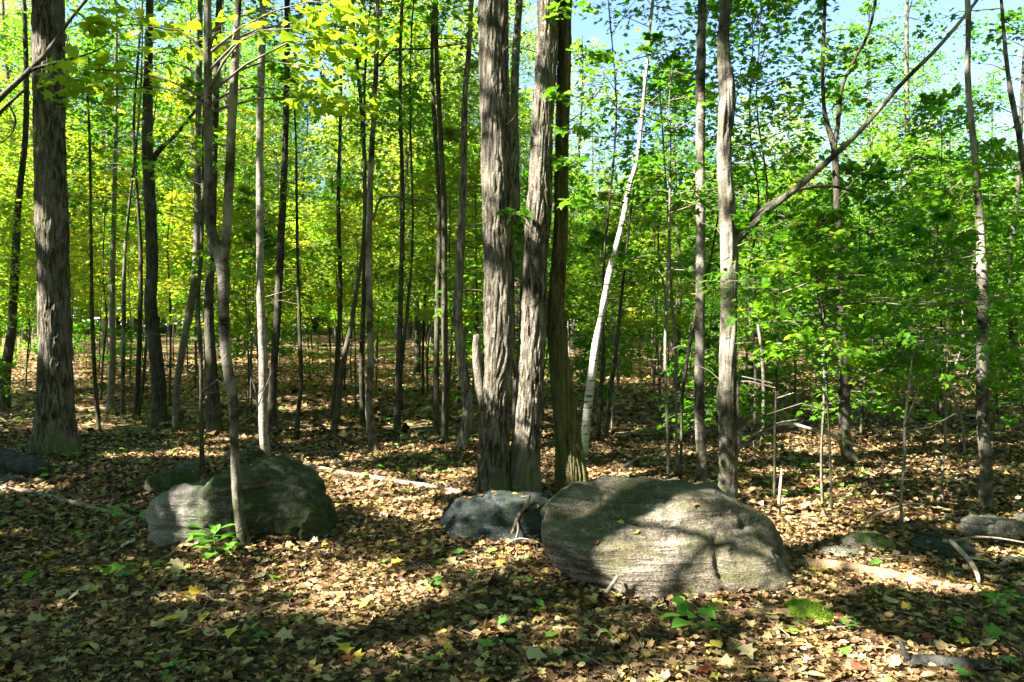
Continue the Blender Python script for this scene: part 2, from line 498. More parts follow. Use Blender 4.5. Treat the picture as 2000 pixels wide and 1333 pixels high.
# patches on the boulders and trunks
for a in [(1320, 1010, 4.75, .10), (1330, 1060, 4.6, .13), (1300, 1100, 4.55, .12), (1290, 970, 4.9, .09), (1220, 985, 4.9, .07), (1260, 1130, 4.5, .09), (1420, 1080, 4.6, .11),
          (1150, 1000, 4.8, .07), (1440, 1120, 4.55, .07), (1400, 1080, 4.6, .08), (1460, 1060, 4.75, .07), (1480, 1120, 4.58, .06), (1200, 1060, 4.6, .06), (385, 1010, 5.7, .11), (370, 1045, 5.6, .08), (420, 980, 5.8, .08), (560, 1050, 5.6, .04), (610, 1060, 5.6, .05), (1035, 1010, 6.2, .10),
          (965, 345, 7.5, .11), (974, 450, 7.5, .11), (966, 600, 7.5, .13), (960, 690, 7.5, .11), (1060, 205, 7.5, .09), (1045, 340, 7.5, .11), (1038, 420, 7.5, .11), (1040, 635, 7.5, .12),
          (1032, 725, 7.5, .09), (1030, 815, 7.5, .12), (1110, 900, 7.9, .12), (90, 640, 9.8, .28), (90, 450, 9.8, .14), (85, 110, 9.8, .14),
          (1415, 450, 7.15, .10), (1420, 740, 7.15, .13), (1415, 170, 7.15, .10), (1425, 900, 7.2, .07), (513, 530, 9.3, .16), (515, 720, 9.3, .2), (520, 830, 9.3, .2), (290, 430, 12, .22), (300, 560, 12, .15),
          (470, 970, 5.4, .07), (475, 1060, 5.4, .06), (1370, 880, 8, .12), (1370, 600, 8, .14), (1215, 420, 9.5, .2), (1190, 560, 9.5, .2), (1170, 680, 9.5, .2), (730, 800, 10, .2), (900, 740, 10.5, .2), (560, 60, 5.4, .35), (620, 110, 5.6, .25), (480, 110, 5.2, .25), (1925, 860, 7, .1), (1920, 500, 7, .1)]:
    fleck_at(*a)
FL = np.array(FLECKS)

def carve(p, half=0.03):
    """keep-mask for leaf centres p: leaves standing in a gap's sun rays are not there"""
    keep = np.ones(len(p), bool)
    if not len(p):
        return keep
    for (x, y, z, rad) in FL:
        v = p - (x, y, z)
        t = v @ TOSUN
        d2 = (v * v).sum(1) - t * t
        rr = rad + half
        keep &= ~((t > 0.9) & (d2 < rr * rr))
    return keep

# ------------------------------------------------------------------ foliage generators
def spray_leaves(geo, S, D, L, n, size, tmpl, r, droop=.18, width=.42, off=None, flat=.075, tilt=.46):
    """n leaves spread over sprays with starts S, directions D, lengths L"""
    k = r.integers(0, len(S), n) if np.isscalar(n) else np.repeat(np.arange(len(S)), n)
    n = len(k)
    s, d, l = S[k], D[k], L[k][:, None]
    t = (r.random(n) ** .75 * .88 + .14)[:, None]
    side = np.cross(d, (0, 0, 1.0)); side /= np.linalg.norm(side, axis=1)[:, None] + 1e-9
    wid = np.sin(np.pi * (.12 + .80 * t)) * width
    lat = (r.random((n, 1)) * 2 - 1)
    p = s + d * l * t + side * l * wid * lat
    p[:, 2] += ((-droop * t ** 2 - .10 * lat ** 2 * droop) * l)[:, 0] + r.normal(0, flat, n) * l[:, 0]
    al = side * np.sign(lat) * .7 + d * .7 + r.normal(0, .35, (n, 3))
    al[:, 2] -= .25
    nm = np.array([0, 0, 1.0]) + r.normal(0, tilt, (n, 3))
    sz = size * r.uniform(.5, 1.25, n)
    if off is not None:
        m = carve(p + off + al / (np.linalg.norm(al, axis=1)[:, None] + 1e-9) * (sz * .5)[:, None], sz * .36)
        p, al, nm, sz = p[m], al[m], nm[m], sz[m]
    leaves(geo, p, al, nm, sz, tmpl)

def dirs_from(az, el):
    return np.stack([np.cos(az) * np.cos(el), np.sin(az) * np.cos(el), np.sin(el)], -1)

def spray_twigs(geo, S, D, L, rad, r, droop=.18, sides=4, forks=2):
    for s, d, l in zip(S, D, L):
        m = s + d * l * .5 + (0, 0, -droop * .25 * l) + r.normal(0, .03, 3) * l
        e = s + d * l * .92 + (0, 0, -droop * .85 * l)
        tube(geo, [s, m, e], [rad, rad * .65, rad * .25], sides, cap=False)
        sd = np.cross(d, (0, 0, 1.0)); sd /= np.linalg.norm(sd) + 1e-9
        for _ in range(forks):
            t = r.uniform(.25, .7); q = s + d * l * t + (0, 0, -droop * t * t * l)
            w = r.choice([-1, 1]) * r.uniform(.22, .4) * l
            tube(geo, [q, q + sd * w + d * l * .22 + (0, 0, -.05 * l)], [rad * .45, rad * .15], 3, cap=False)

def trunk_at(path, z):
    zs = path[:, 2]
    return np.stack([np.interp(z, zs, path[:, c]) for c in range(3)], -1)

def crown_sap(path, z0, z1, ns, lmax, nl, size, tmpl, r, rad=.008, off=None, elev=(.05, .55), gl=None, gt=None, prof=1.0, forks=2, droop=.2):
    """layered sprays straight from a stem"""
    gl = gl or Geo(); gt = gt or Geo()
    u = np.sort(r.random(ns)) ** (1.35 if lmax > 1.9 else .9)
    z = z0 + (z1 - z0) * u
    S = trunk_at(path, z)
    az = np.arange(ns) * 2.4 + r.normal(0, .5, ns)
    el = elev[0] + (elev[1] - elev[0]) * u + r.normal(0, .12, ns)
    D = dirs_from(az, el)
    L = lmax * (np.sin(np.pi * (.22 + .70 * u)) ** prof) * r.uniform(.6, 1.15, ns)
    spray_twigs(gt, S, D, L, rad, r, droop, forks=forks)
    spray_leaves(gl, S, D, L, int(ns * nl), size, tmpl, r, droop, off=off)
    return gl, gt

def crown_tall(path, z0, z1, nlimb, llen, nspray, slen, nleaf, size, tmpl, r, rad=.04, off=None):
    gl, gt = Geo(), Geo()
    SS, DD, LL = [], [], []
    for k in range(nlimb):
        u = (k + r.random()) / nlimb
        s = trunk_at(path, z0 + (z1 - z0) * u)
        az = k * 2.4 + r.normal(0, .4); el = .25 + .75 * u + r.normal(0, .1)
        d = dirs_from(az, el)
        l = llen * (1 - .55 * u) * r.uniform(.75, 1.15)
        m = s + d * l * .5 + (0, 0, .06 * l); e = s + d * l + (0, 0, .16 * l)
        tube(gt, [s, m, e], [rad * (1 - .5 * u), rad * .5, rad * .15], 5, rows=5, cap=False)
        for q in range(nspray):
            t = .25 + .75 * r.random()
            b = s + d * l * t + (0, 0, .16 * l * t * t)
            SS.append(b); DD.append(dirs_from(az + r.normal(0, 1.0), r.normal(.15, .25))); LL.append(slen * r.uniform(.6, 1.2))
    SS, DD, LL = np.array(SS), np.array(DD), np.array(LL)
    if off is not None:
        km = carve(SS + off + DD * LL[:, None] * .5, .12)
        SS, DD, LL = SS[km], DD[km], LL[km]
    spray_twigs(gt, SS, DD, LL, .010, r, sides=3, forks=1)
    spray_leaves(gl, SS, DD, LL, int(len(SS) * nleaf), size, tmpl, r, off=off, width=.55, flat=.12)
    return gl, gt

def ridges(amp, fr=11.0, zs=1.3, seed=0, flare=0.35, fh=.35, lobes=5, knots=.0):
    def f(p, dirs, arc, rad):
        a = np.arctan2(dirs[..., 1], dirs[..., 0])
        cyl = np.stack([np.cos(a) * fr * .5, np.sin(a) * fr * .5, arc * zs * 3.0], -1)
        n = vnoise(cyl + 2.2 * vnoise(cyl * .7, seed + 5)[..., None], seed)
        rg = 1 - np.abs(n) * 2.0
        n2 = vnoise(cyl * np.array([2.1, 2.1, 2.6]), seed + 9)
        big = vnoise(np.stack([np.cos(a) * 1.3, np.sin(a) * 1.3, arc * 1.2], -1), seed + 2)
        o = amp * (-np.maximum(rg, -.2) * 1.25 + .35 * n2) / rad + .06 * big + knots * np.maximum(0, vnoise(np.stack([np.cos(a) * 2.2, np.sin(a) * 2.2, arc * 2.6], -1), seed + 31) - .45)
        o = o + flare * np.exp(-arc / fh) * (.75 + .45 * np.cos(lobes * a + seed) + .2 * np.cos(3 * a + 2 * seed))
        return o
    return f

# ------------------------------------------------------------------ trees placed from the photograph
def extend(pts, rad, Htop, r, taper=.3):
    """carry the stem on above the last point seen, up to a height Htop"""
    p, q = pts[-2], pts[-1]
    d = (q - p) / np.linalg.norm(q - p)
    d = d * .6 + np.array([0, 0, .4]); d /= np.linalg.norm(d)
    rise = Htop - q[2]
    if rise < .3:
        return pts, rad
    k = max(2, int(rise / 2.0))
    r0 = rad[-1]
    for n in range(1, k + 1):
        w = r.normal(0, .05, 3) * (rise / k); w[2] = 0
        pts.append(pts[-1] + d / d[2] * rise / k + w)
        rad.append(r0 * (1 - (1 - taper) * n / k))
    return pts, rad

def stem(path, y, base, Htop, r):
    pts, rad = [], []
    for k, (px, py, w) in enumerate(path):
        if 0 < k and w < 34:
            px = px + r.normal(0, .16) * w
        p = base.copy() if k == 0 else at(px, py, y)
        pts.append(p); rad.append(w * .46 * y / F)
    if Htop:
        pts, rad = extend(pts, rad, Htop, r)
    return np.array(pts), np.array(rad)

def hi_rows(L):
    c = min(.95, 6.8 / L)
    return np.concatenate([np.linspace(0, c, 290), np.linspace(c, 1, 22)[1:]])

TREES, LAND = [], []
def px_of(x, y):
    return CX + F * x / y

def tree(name, label, cat, path, bark, Htop=0, crown=None, hi=False, leafmat=None, sides=12, forks=(), limbs=(), sprays=(), seed=1, group=None, y=None, flare=.35, knots=.0, amp=.012, extra=None):
    r = np.random.default_rng(seed * 101 + 5)
    base = ground_px(path[0][0], path[0][1]) if y is None else np.array([(path[0][0] - CX) / F * y, y, float(H((path[0][0] - CX) / F * y, y))])
    yy = base[1]
    root = thing(name, label, cat, base, group)
    pts, rad = stem(path, yy, base, Htop, r)
    pts0 = pts - base
    low = np.vstack([pts0[0] - np.array([0, 0, .10]), pts0])
    lr = np.concatenate([[rad[0] * 1.05], rad])
    g = Geo()
    length = np.linalg.norm(np.diff(low, axis=0), axis=1).sum()
    if hi:
        tube(g, low, lr, hi if hi > 1 else 128, rows=hi_rows(length), disp=ridges(amp, seed=seed, flare=flare, knots=knots))
    else:
        tube(g, low, lr, sides, rows=max(8, int(length / .12)), disp=ridges(amp * .5, fr=8, seed=seed, flare=flare, fh=.16, knots=knots))
    obj('trunk', g.mesh('trunk', bark), root)
    for fk in forks:                                   # second stems
        fp = np.array([at(px, py, yy) for px, py, w in fk['path']]); fr_ = np.array([w * .46 * yy / F for px, py, w in fk['path']])
        if fk.get('z0') is not None:
            fp[0] = base + (0, 0, -.1); fp[0][0] = (fk['path'][0][0] - CX) / F * yy
        fp[:, 1] += fk.get('dy', 0)
        if fk.get('H'):
            a, b = extend(list(fp), list(fr_), fk['H'], r); fp, fr_ = np.array(a), np.array(b)
        g = Geo(); ln = np.linalg.norm(np.diff(fp, axis=0), axis=1).sum()
        if fk.get('hi'):
            tube(g, fp - base, fr_, 120, rows=hi_rows(ln), disp=ridges(amp, seed=seed + 3, flare=fk.get('flare', .3)))
        else:
            tube(g, fp - base, fr_, sides, rows=max(8, int(ln / .12)), disp=ridges(amp * .5, fr=8, seed=seed + 3, flare=0))
        obj('trunk', g.mesh('trunk', fk.get('bark', bark)), root)
    for lb in limbs:
        lp = np.array([at(px, py, yy + dy) for px, py, w, dy in lb]) - base
        g = Geo(); tube(g, lp, [w * .5 * yy / F for px, py, w, dy in lb], 8, rows=len(lb) * 5, disp=ridges(amp * .2, fr=6, seed=seed + 7, flare=0))
        obj('limb', g.mesh('limb', bark), root)
    gl = gt = None
    if crown:
        kind, z0, z1, args = crown
        P = pts0.copy(); zt = base[2]
        if kind == 'tall':
            gl, gt = crown_tall(P, z0 - zt, z1 - zt, *args, LEAF4, r, off=base)
        else:
            gl, gt = crown_sap(P, z0 - zt, z1 - zt, *args, LEAF6, r, off=base)
    if sprays:
        gl = gl or Geo(); gt = gt or Geo()
        S, D, L = [], [], []
        for (px, py, dy, ln, az) in sprays:
            s = at(px, py, yy + dy) - base
            zc = min(s[2] - .15 * abs(s[0] - np.interp(s[2], pts0[:, 2], pts0[:, 0])) - .2, pts0[-1][2])
            b = trunk_at(pts0, np.array([zc]))[0]
            tube(gt, [b, (b + s) / 2 + (0, 0, .04), s], [.012, .009, .006], 5, cap=False)
            S.append(s); D.append(dirs_from(math.radians(az), .05)); L.append(ln)
        S, D, L = np.array(S), np.array(D), np.array(L)
        spray_twigs(gt, S, D, L, .006, r)
        spray_leaves(gl, S, D, L, int(sum(L) * 46) + 9 * len(L), .115, LEAF6, r, off=None, width=.5)
    if gl is not None and gl.n:
        tag(obj('crown', gl.mesh('crown', leafmat or M_leaf, False), root), kind='stuff')
    if gt is not None and gt.n:
        tag(obj('branching', gt.mesh('branching', M_twig), root), kind='stuff')
    if Htop:
        gd = Geo(); zt_ = min(5.5, Htop * .6)
        for _ in range(int(r.integers(4, 9))):
            z_ = r.uniform(.8, zt_); q_ = trunk_at(pts0, np.array([z_]))[0]; d_ = dirs_from(r.uniform(0, 6.28), r.uniform(0, .7)); l_ = r.uniform(.12, .7)
            tube(gd, [q_, q_ + d_ * l_ * .5 + r.normal(0, .03, 3), q_ + d_ * l_ + (0, 0, r.normal(0, .1) * l_)], [.008, .005, .002], 4, cap=False)
        tag(obj('dead_twig', gd.mesh('dead_twig', M_twig), root), kind='stuff')
    TREES.append((base, root)); LAND.append((px_of(base[0], base[1]), base[1], label))
    return root

TALL = (8, 3.6, 6, 1.5, 100, .17)
TALLB = (9, 3.9, 6, 1.6, 100, .17)

tree('maple_tree', 'thickest dark maple trunk with flared mossy roots standing beside the black log', 'tree',
     [(112, 888, 82), (111, 850, 74), (108, 700, 65), (103, 500, 62), (97, 250, 60), (95, 0, 59)], M_bark, 18, ('tall', 9.0, 17.5, TALLB), hi=150, seed=1, flare=.5, amp=.011)
tree('twin_maple_tree', 'big twin-stemmed maple, two grey trunks joined at the foot behind the dark rock', 'tree',
     [(966, 968, 74), (966, 900, 66), (967, 800, 62), (975, 680, 66), (976, 600, 67), (972, 400, 66), (968, 250, 64), (963, 0, 64)], M_bark, 17, ('tall', 9.0, 16.5, TALL), hi=True, seed=2, flare=.22, amp=.013,
     forks=[dict(path=[(1024, 972, 66), (1026, 880, 62), (1032, 800, 60), (1040, 640, 58), (1044, 500, 54), (1053, 400, 56), (1059, 250, 46), (1070, 0, 44)], H=15, hi=True, z0=0, flare=.25),
            dict(path=[(944, 800, 18), (936, 740, 22), (931, 690, 20), (932, 655, 15)], dy=-.05)])
tree('leaning_maple_tree', 'olive shaggy-barked maple leaning inward beside the twin maple, vines on its upper stem', 'tree',
     [(1118, 962, 64), (1114, 900, 58), (1103, 800, 52), (1092, 700, 44), (1085, 600, 36), (1089, 450, 30), (1096, 300, 28), (1110, 0, 30)], M_old, 16, ('tall', 8.5, 15.5, TALL), hi=True, seed=3, flare=.4, amp=.013,
     sprays=[(1100, 320, -.15, .35, -80), (1098, 260, -.15, .4, -60), (1105, 200, -.15, .4, -100), (1100, 400, -.15, .3, -70), (1108, 120, -.15, .45, -50), (1112, 40, -.15, .45, -110), (1010, 420, -.3, .3, -90)])
tree('knobbly_maple_tree', 'knobbly grey maple rising behind the largest boulder, one long limb reaching out sideways', 'tree',
     [(1422, 985, 40), (1422, 860, 39), (1421, 750, 37), (1423, 600, 35), (1424, 480, 38), (1417, 300, 31), (1419, 200, 34), (1416, 100, 26), (1418, 0, 23)], M_barkg, 14, ('tall', 5.0, 13.5, (9, 3.2, 6, 1.3, 70, .13)), hi=80, seed=4, flare=.12, knots=1.0, amp=.005,
     limbs=[[(1430, 478, 20, 0), (1450, 460, 15, 0), (1500, 412, 13, -.1), (1560, 364, 12, -.2), (1620, 312, 11, -.3), (1680, 256, 9, -.4), (1760, 165, 8, -.5), (1830, 95, 7, -.6), (1905, 5, 6, -.7), (1990, -120, 4, -.9)],
            [(1430, 462, 12, 0), (1470, 425, 9, .1), (1515, 392, 8, .2), (1560, 371, 7, .3), (1620, 364, 6, .4), (1670, 376, 4, .5)],
            [(1430, 885, 9, 0), (1465, 862, 7, .1), (1510, 830, 5, .2), (1560, 820, 3, .3)]])
tree('maple_tree', 'slim grey maple with a pale foot behind the largest boulder, beside the knobbly maple', 'tree',
     [(1366, 962, 29), (1368, 900, 24), (1369, 800, 22), (1370, 600, 21), (1370, 400, 21), (1368, 200, 20), (1372, 0, 19)], M_barkg, 14, ('tall', 5.3, 13.5, (8, 3.0, 6, 1.3, 70, .13)), seed=5, flare=.3, sides=20)
tree('maple_tree', 'straight dark pole maple standing behind the pale grey lichened rock', 'tree',
     [(1924, 1003, 29), (1921, 900, 26), (1917, 800, 24), (1916, 500, 20), (1901, 300, 14), (1893, 150, 13), (1888, 0, 11)], M_barkg, 12, ('tall', 4.8, 11.5, (9, 2.8, 6, 1.2, 70, .12)), seed=6, flare=.15, sides=20)
tree('forked_maple_tree', 'dark maple in the leafy understorey whose stem forks into two against the blue sky', 'tree',
     [(1667, 978, 33), (1658, 860, 24), (1648, 700, 22), (1641, 600, 18), (1634, 400, 15), (1626, 295, 14), (1612, 220, 10), (1606, 130, 9), (1611, 0, 8)], M_barkd, 9, ('sap', 4.6, 9, (26, 1.2, 40, .09)), seed=7, sides=14, y=9.3,
     forks=[dict(path=[(1627, 300, 13), (1637, 240, 10), (1645, 170, 8), (1672, 110, 7), (1700, 50, 6)], H=8)],
     limbs=[[(1655, 760, 9, 0), (1690, 738, 7, 0), (1725, 722, 5, .1), (1790, 680, 3, .1)]])
tree('birch_tree', 'leaning white birch with dark scars to the right of the leaning maple', 'tree',
     [(1140, 900, 20), (1146, 820, 19), (1160, 700, 18), (1175, 610, 16), (1194, 520, 14), (1212, 440, 13), (1230, 365, 11), (1250, 280, 9)], M_birch, 9, ('sap', 5, 9, (20, 1.2, 37, .09)), seed=8, flare=.15)
tree('maple_tree', 'dark brown maple with a pale upward limb standing uphill of the thickest trunk', 'tree',
     [(310, 832, 34), (307, 740, 29), (299, 600, 26), (290, 500, 24), (288, 300, 23), (290, 200, 20), (293, 0, 15)], M_barkd, 15, ('tall', 9.5, 14.5, (7, 3.0, 5, 1.5, 55, .15)), seed=9, sides=20,
     limbs=[[(294, 318, 12, 0), (315, 290, 10, -.1), (345, 262, 8, -.2), (385, 212, 6, -.3), (420, 160, 4, -.4)]])
tree('forked_sapling', 'slim forked maple sapling with a sunlit foot growing against the green boulder', 'tree',
     [(482, 1090, 27), (474, 1020, 24), (465, 950, 22), (457, 870, 19), (452, 790, 22), (443, 700, 22), (436, 600, 24), (432, 520, 29), (416, 430, 21), (411, 300, 18), (408, 150, 17), (406, 0, 16)], M_barkg, 7.0, ('sap', 4.6, 7.0, (18, 1.1, 40, .09)), seed=10, flare=.1, sides=20, leafmat=M_leafy, amp=.006,
     forks=[dict(path=[(434, 530, 24), (444, 440, 20), (450, 300, 20), (456, 180, 19), (461, 80, 16), (466, 0, 14)], H=6.4)],
     sprays=[(505, 60, -.1, .65, -10), (520, 120, .1, .6, 5), (560, 85, -.2, .55, -20), (470, 80, -.3, .55, -40), (500, 170, .3, .6, 15), (430, 60, .1, .5, 150), (580, 190, .5, .6, 0),
             (300, 170, .4, .7, 175), (250, 140, .3, .6, 190), (330, 120, .2, .6, 160), (480, 30, .2, .6, 30), (540, 20, -.1, .6, -30), (600, 40, .2, .6, 0), (350, 60, .0, .6, 200)])
tree('maple_tree', 'dark trunk pair seen just behind the forked sapling', 'tree',
     [(420, 848, 36), (414, 760, 26), (411, 600, 20), (412, 500, 17), (420, 300, 15), (432, 0, 13)], M_barkd, 14, ('tall', 9, 13.5, (7, 3, 5, 1.4, 55, .15)), seed=11, flare=.2)
tree('maple_tree', 'bent maple with a sunlit pale bend next to the dark brown maple', 'tree',
     [(343, 835, 14), (346, 760, 14), (355, 680, 15), (373, 600, 17), (386, 510, 17), (388, 300, 14), (391, 100, 12), (392, 0, 11)], M_barkp, 12, ('sap', 5.5, 12, (30, 1.6, 46, .09)), seed=12, flare=.1, y=12.5)
tree('maple_sapling', 'thin straight sapling growing beside the small round stone', 'sapling',
     [(396, 935, 13), (392, 830, 9), (389, 700, 9), (389, 600, 10), (392, 500, 9), (395, 380, 7)], M_barkd, 4.6, ('sap', 2.3, 4.5, (16, .8, 37, .08)), seed=13, flare=.1)
tree('pale_maple_tree', 'pale straight pole trunk dappled with sun right behind the green boulder', 'tree',
     [(520, 905, 22), (517, 820, 20), (513, 700, 18), (510, 600, 17), (508, 500, 17), (509, 250, 16), (515, 0, 14)], M_barkp, 13, ('tall', 8.0, 12.5, (7, 3, 5, 1.4, 60, .15)), seed=14, flare=.1, sides=18)
tree('maple_tree', 'dark slim trunk just behind the pale straight pole trunk', 'tree', [(533, 850, 22), (537, 750, 18), (540, 640, 17), (548, 450, 16), (553, 300, 14), (560, 0, 12)], M_barkd, 13, ('sap', 6, 13, (34, 1.8, 52, .09)), seed=15)
tree('maple_sapling', 'thin wavy sapling on the sunny slope between the pale pole trunk and the leaning pair', 'sapling', [(579, 852, 11), (582, 800, 10), (588, 740, 9), (585, 640, 9), (582, 500, 7), (578, 300, 5)], M_barkd, 6, ('sap', 3.0, 6, (18, 1.1, 40, .09)), seed=16)
tree('maple_tree', 'slanting dark trunk crossing an upright one on the sunny slope', 'tree', [(650, 855, 17), (658, 790, 15), (668, 720, 13), (682, 640, 11), (696, 560, 10), (712, 440, 8)], M_barkd, 9, ('sap', 5, 9, (24, 1.5, 43, .09)), seed=17)
tree('maple_tree', 'upright slim trunk crossed by a slanting one on the sunny slope', 'tree', [(649, 822, 12), (656, 700, 11), (659, 575, 10), (660, 400, 9), (664, 200, 7)], M_barkd, 12, ('sap', 5, 12, (30, 1.6, 46, .09)), seed=18)
tree('maple_tree', 'mottled slim maple standing alone on open litter left of the twin maple', 'tree', [(733, 890, 22), (727, 800, 16), (724, 700, 15), (726, 500, 15), (724, 300, 12), (732, 120, 11), (737, 0, 9)], M_barkg, 12, ('sap', 5.8, 12, (30, 1.7, 49, .09)), seed=19, sides=16, flare=.5,
     limbs=[[(740, 130, 6, 0), (770, 98, 5, -.1), (830, 96, 4, -.2), (925, 82, 3, -.3)], [(728, 430, 6, 0), (748, 386, 5, 0), (800, 390, 4, .1), (850, 395, 3, .1)]])
tree('maple_tree', 'thin dark trunk immediately behind the mottled slim maple', 'tree', [(709, 836, 13), (710, 700, 11), (711, 550, 10), (712, 300, 9)], M_barkd, 12, ('sap', 5, 12, (30, 1.6, 46, .09)), seed=20)
tree('maple_tree', 'dark forked trunk on the slope between the mottled slim maple and the twin maple', 'tree', [(776, 850, 16), (779, 740, 14), (782, 620, 12), (785, 400, 10)], M_barkd, 13, ('sap', 5, 13, (34, 1.8, 46, .09)), seed=21, forks=[dict(path=[(781, 740, 9), (790, 660, 8), (797, 590, 7), (806, 450, 6)], H=9)])
tree('maple_tree', 'left one of two close dark trunks beyond the twin maple', 'tree', [(852, 866, 15), (852, 760, 13), (853, 620, 12), (858, 400, 10)], M_barkd, 13, ('sap', 5, 13, (34, 1.8, 46, .09)), seed=22)
tree('maple_tree', 'right one of two close dark trunks beyond the twin maple', 'tree', [(868, 872, 17), (868, 760, 15), (866, 620, 14), (872, 400, 12)], M_barkd, 13, ('sap', 5, 13, (34, 1.8, 46, .09)), seed=23)
tree('maple_tree', 'sun-bleached cracked trunk just left of the twin maple', 'tree', [(900, 882, 26), (901, 800, 23), (902, 700, 22), (900, 600, 20), (902, 400, 17), (906, 200, 14), (920, 60, 11)], M_bark, 14, ('tall', 9.5, 13.5, (7, 3, 5, 1.5, 55, .15)), seed=24, sides=20)
tree('maple_sapling', 'tallest of the thin white-footed saplings behind the largest boulder', 'sapling', [(1306, 952, 8), (1303, 850, 8), (1299, 700, 7), (1302, 600, 6), (1306, 480, 5), (1310, 300, 4)], M_barkp, 4.6, ('sap', 2.2, 4.6, (16, .8, 37, .08)), seed=25, flare=0)
tree('maple_sapling', 'thin pale sapling with a sunlit bend behind the largest boulder', 'sapling', [(1325, 948, 9), (1320, 850, 7), (1322, 740, 8), (1318, 660, 9), (1312, 560, 7), (1305, 420, 5)], M_barkp, 5, ('sap', 2.4, 5, (16, .9, 37, .08)), seed=26, flare=0, y=8.6)
tree('maple_sapling', 'thin dark sapling leaning towards the slim grey maple', 'sapling', [(1328, 956, 9), (1331, 850, 8), (1335, 760, 8), (1350, 660, 8), (1366, 590, 7), (1385, 520, 6), (1400, 440, 4)], M_barkd, 4.5, ('sap', 2.6, 4.5, (12, .8, 34, .08)), seed=27, flare=0)
tree('maple_sapling', 'dark leaning stem just right of the white birch', 'sapling', [(1183, 872, 12), (1190, 790, 10), (1200, 700, 9), (1210, 610, 8), (1222, 500, 6)], M_barkd, 8, ('sap', 3.5, 8, (22, 1.3, 40, .09)), seed=28, flare=0)
tree('maple_sapling', 'upright dark stem between the white birch and the dark leaning stem', 'sapling', [(1168, 868, 10), (1172, 780, 9), (1176, 680, 8), (1178, 500, 6)], M_barkd, 9, ('sap', 3.5, 9, (22, 1.3, 40, .09)), seed=29, flare=0)
tree('maple_sapling', 'whitish crooked sapling standing by the mossy tan rock', 'sapling', [(1762, 1050, 8), (1761, 980, 7), (1766, 890, 6), (1768, 830, 6), (1776, 750, 5), (1782, 690, 4), (1800, 640, 3)], M_barkp, 2.6, ('sap', 1.35, 2.6, (16, .7, 40, .07)), seed=30, flare=0)
tree('maple_sapling', 'thin pale-footed sapling of a close pair between the two largest right-hand trunks', 'sapling', [(1608, 1018, 7), (1606, 900, 6), (1609, 780, 5), (1607, 600, 4)], M_barkp, 2.7, ('sap', 1.3, 2.7, (18, .8, 40, .08)), seed=31, flare=0)
tree('maple_sapling', 'thin dark-footed sapling of a close pair between the two largest right-hand trunks', 'sapling', [(1625, 1022, 7), (1622, 920, 6), (1618, 800, 5), (1612, 680, 4)], M_barkd, 2.6, ('sap', 1.2, 2.6, (18, .8, 40, .08)), seed=32, flare=0)
tree('dead_stump_pole', 'short pale broken stem standing in the litter right of the knobbly maple', 'stump', [(1521, 1010, 8), (1523, 975, 8), (1525, 935, 7), (1526, 915, 3)], M_dead, 0, None, seed=33, flare=0)
tree('maple_sapling', 'dark thin sapling beside the short pale broken stem', 'sapling', [(1512, 1000, 6), (1512, 900, 6), (1515, 800, 5), (1520, 640, 4)], M_barkd, 2.8, ('sap', 1.2, 2.8, (20, .9, 43, .08)), seed=34, flare=0)
tree('maple_sapling', 'thin sapling in front of the pole maple by the grey lichened rock', 'sapling', [(1842, 1000, 6), (1840, 920, 5), (1846, 840, 5), (1850, 700, 4)], M_barkp, 3.6, ('sap', 1.2, 3.6, (20, .9, 43, .08)), seed=35, flare=0)
tree('maple_tree', 'curved dark trunk at the foot of the hill left of the thickest trunk', 'tree', [(2, 802, 32), (12, 720, 22), (22, 640, 18), (28, 520, 17), (36, 400, 14), (46, 250, 12), (50, 60, 10)], M_barkd, 13, ('sap', 5.5, 13, (34, 1.9, 52, .09)), seed=36)
tree('maple_sapling', 'wavy thin sapling between the thickest trunk and the dark brown maple', 'sapling', [(193, 838, 10), (186, 740, 9), (181, 620, 9), (178, 500, 7), (176, 300, 6), (172, 180, 5)], M_barkd, 6.5, ('sap', 3.2, 6.5, (20, 1.1, 43, .09)), seed=37, flare=.1)
tree('pale_maple_tree', 'pale smooth trunk with flared foot in sun on the slope', 'tree', [(217, 802, 18), (218, 770, 14), (218, 700, 13), (222, 600, 12), (224, 420, 10), (228, 200, 8)], M_barkp, 11, ('sap', 4.5, 11, (30, 1.7, 46, .09)), seed=38, flare=.4)
tree('maple_sapling', 'thin grey trunk next to the pale smooth trunk on the slope', 'sapling', [(240, 820, 11), (240, 740, 9), (242, 640, 9), (246, 480, 7)], M_barkg, 9, ('sap', 4, 9, (24, 1.5, 46, .09)), seed=39)
tree('maple_sapling', 'dark trunk pair left of the dark brown maple on the slope', 'sapling', [(266, 812, 12), (268, 740, 11), (274, 640, 10), (276, 480, 8)], M_barkd, 10, ('sap', 4, 10, (26, 1.6, 46, .09)), seed=40, forks=[dict(path=[(272, 812, 8), (280, 740, 7), (288, 640, 6), (296, 520, 5)], H=7)])
tree('maple_tree', 'far grey trunk seen at the twin maple between its two stems', 'tree', [(1012, 860, 26), (1010, 600, 24), (1008, 300, 20), (1004, 150, 18), (1014, 0, 16)], M_bark, 15, ('tall', 11, 14.5, (7, 3, 5, 1.5, 50, .15)), seed=41, y=12.5)
tree('maple_tree', 'thin curved trunk rising beyond the pole maple at the edge of the wood', 'tree', [(2040, 900, 16), (2030, 600, 14), (2005, 350, 13), (1985, 240, 12), (1970, 150, 10), (1962, 60, 8)], M_barkg, 9, ('sap', 5.5, 9, (20, 1.3, 40, .09)), seed=42, y=9.5)
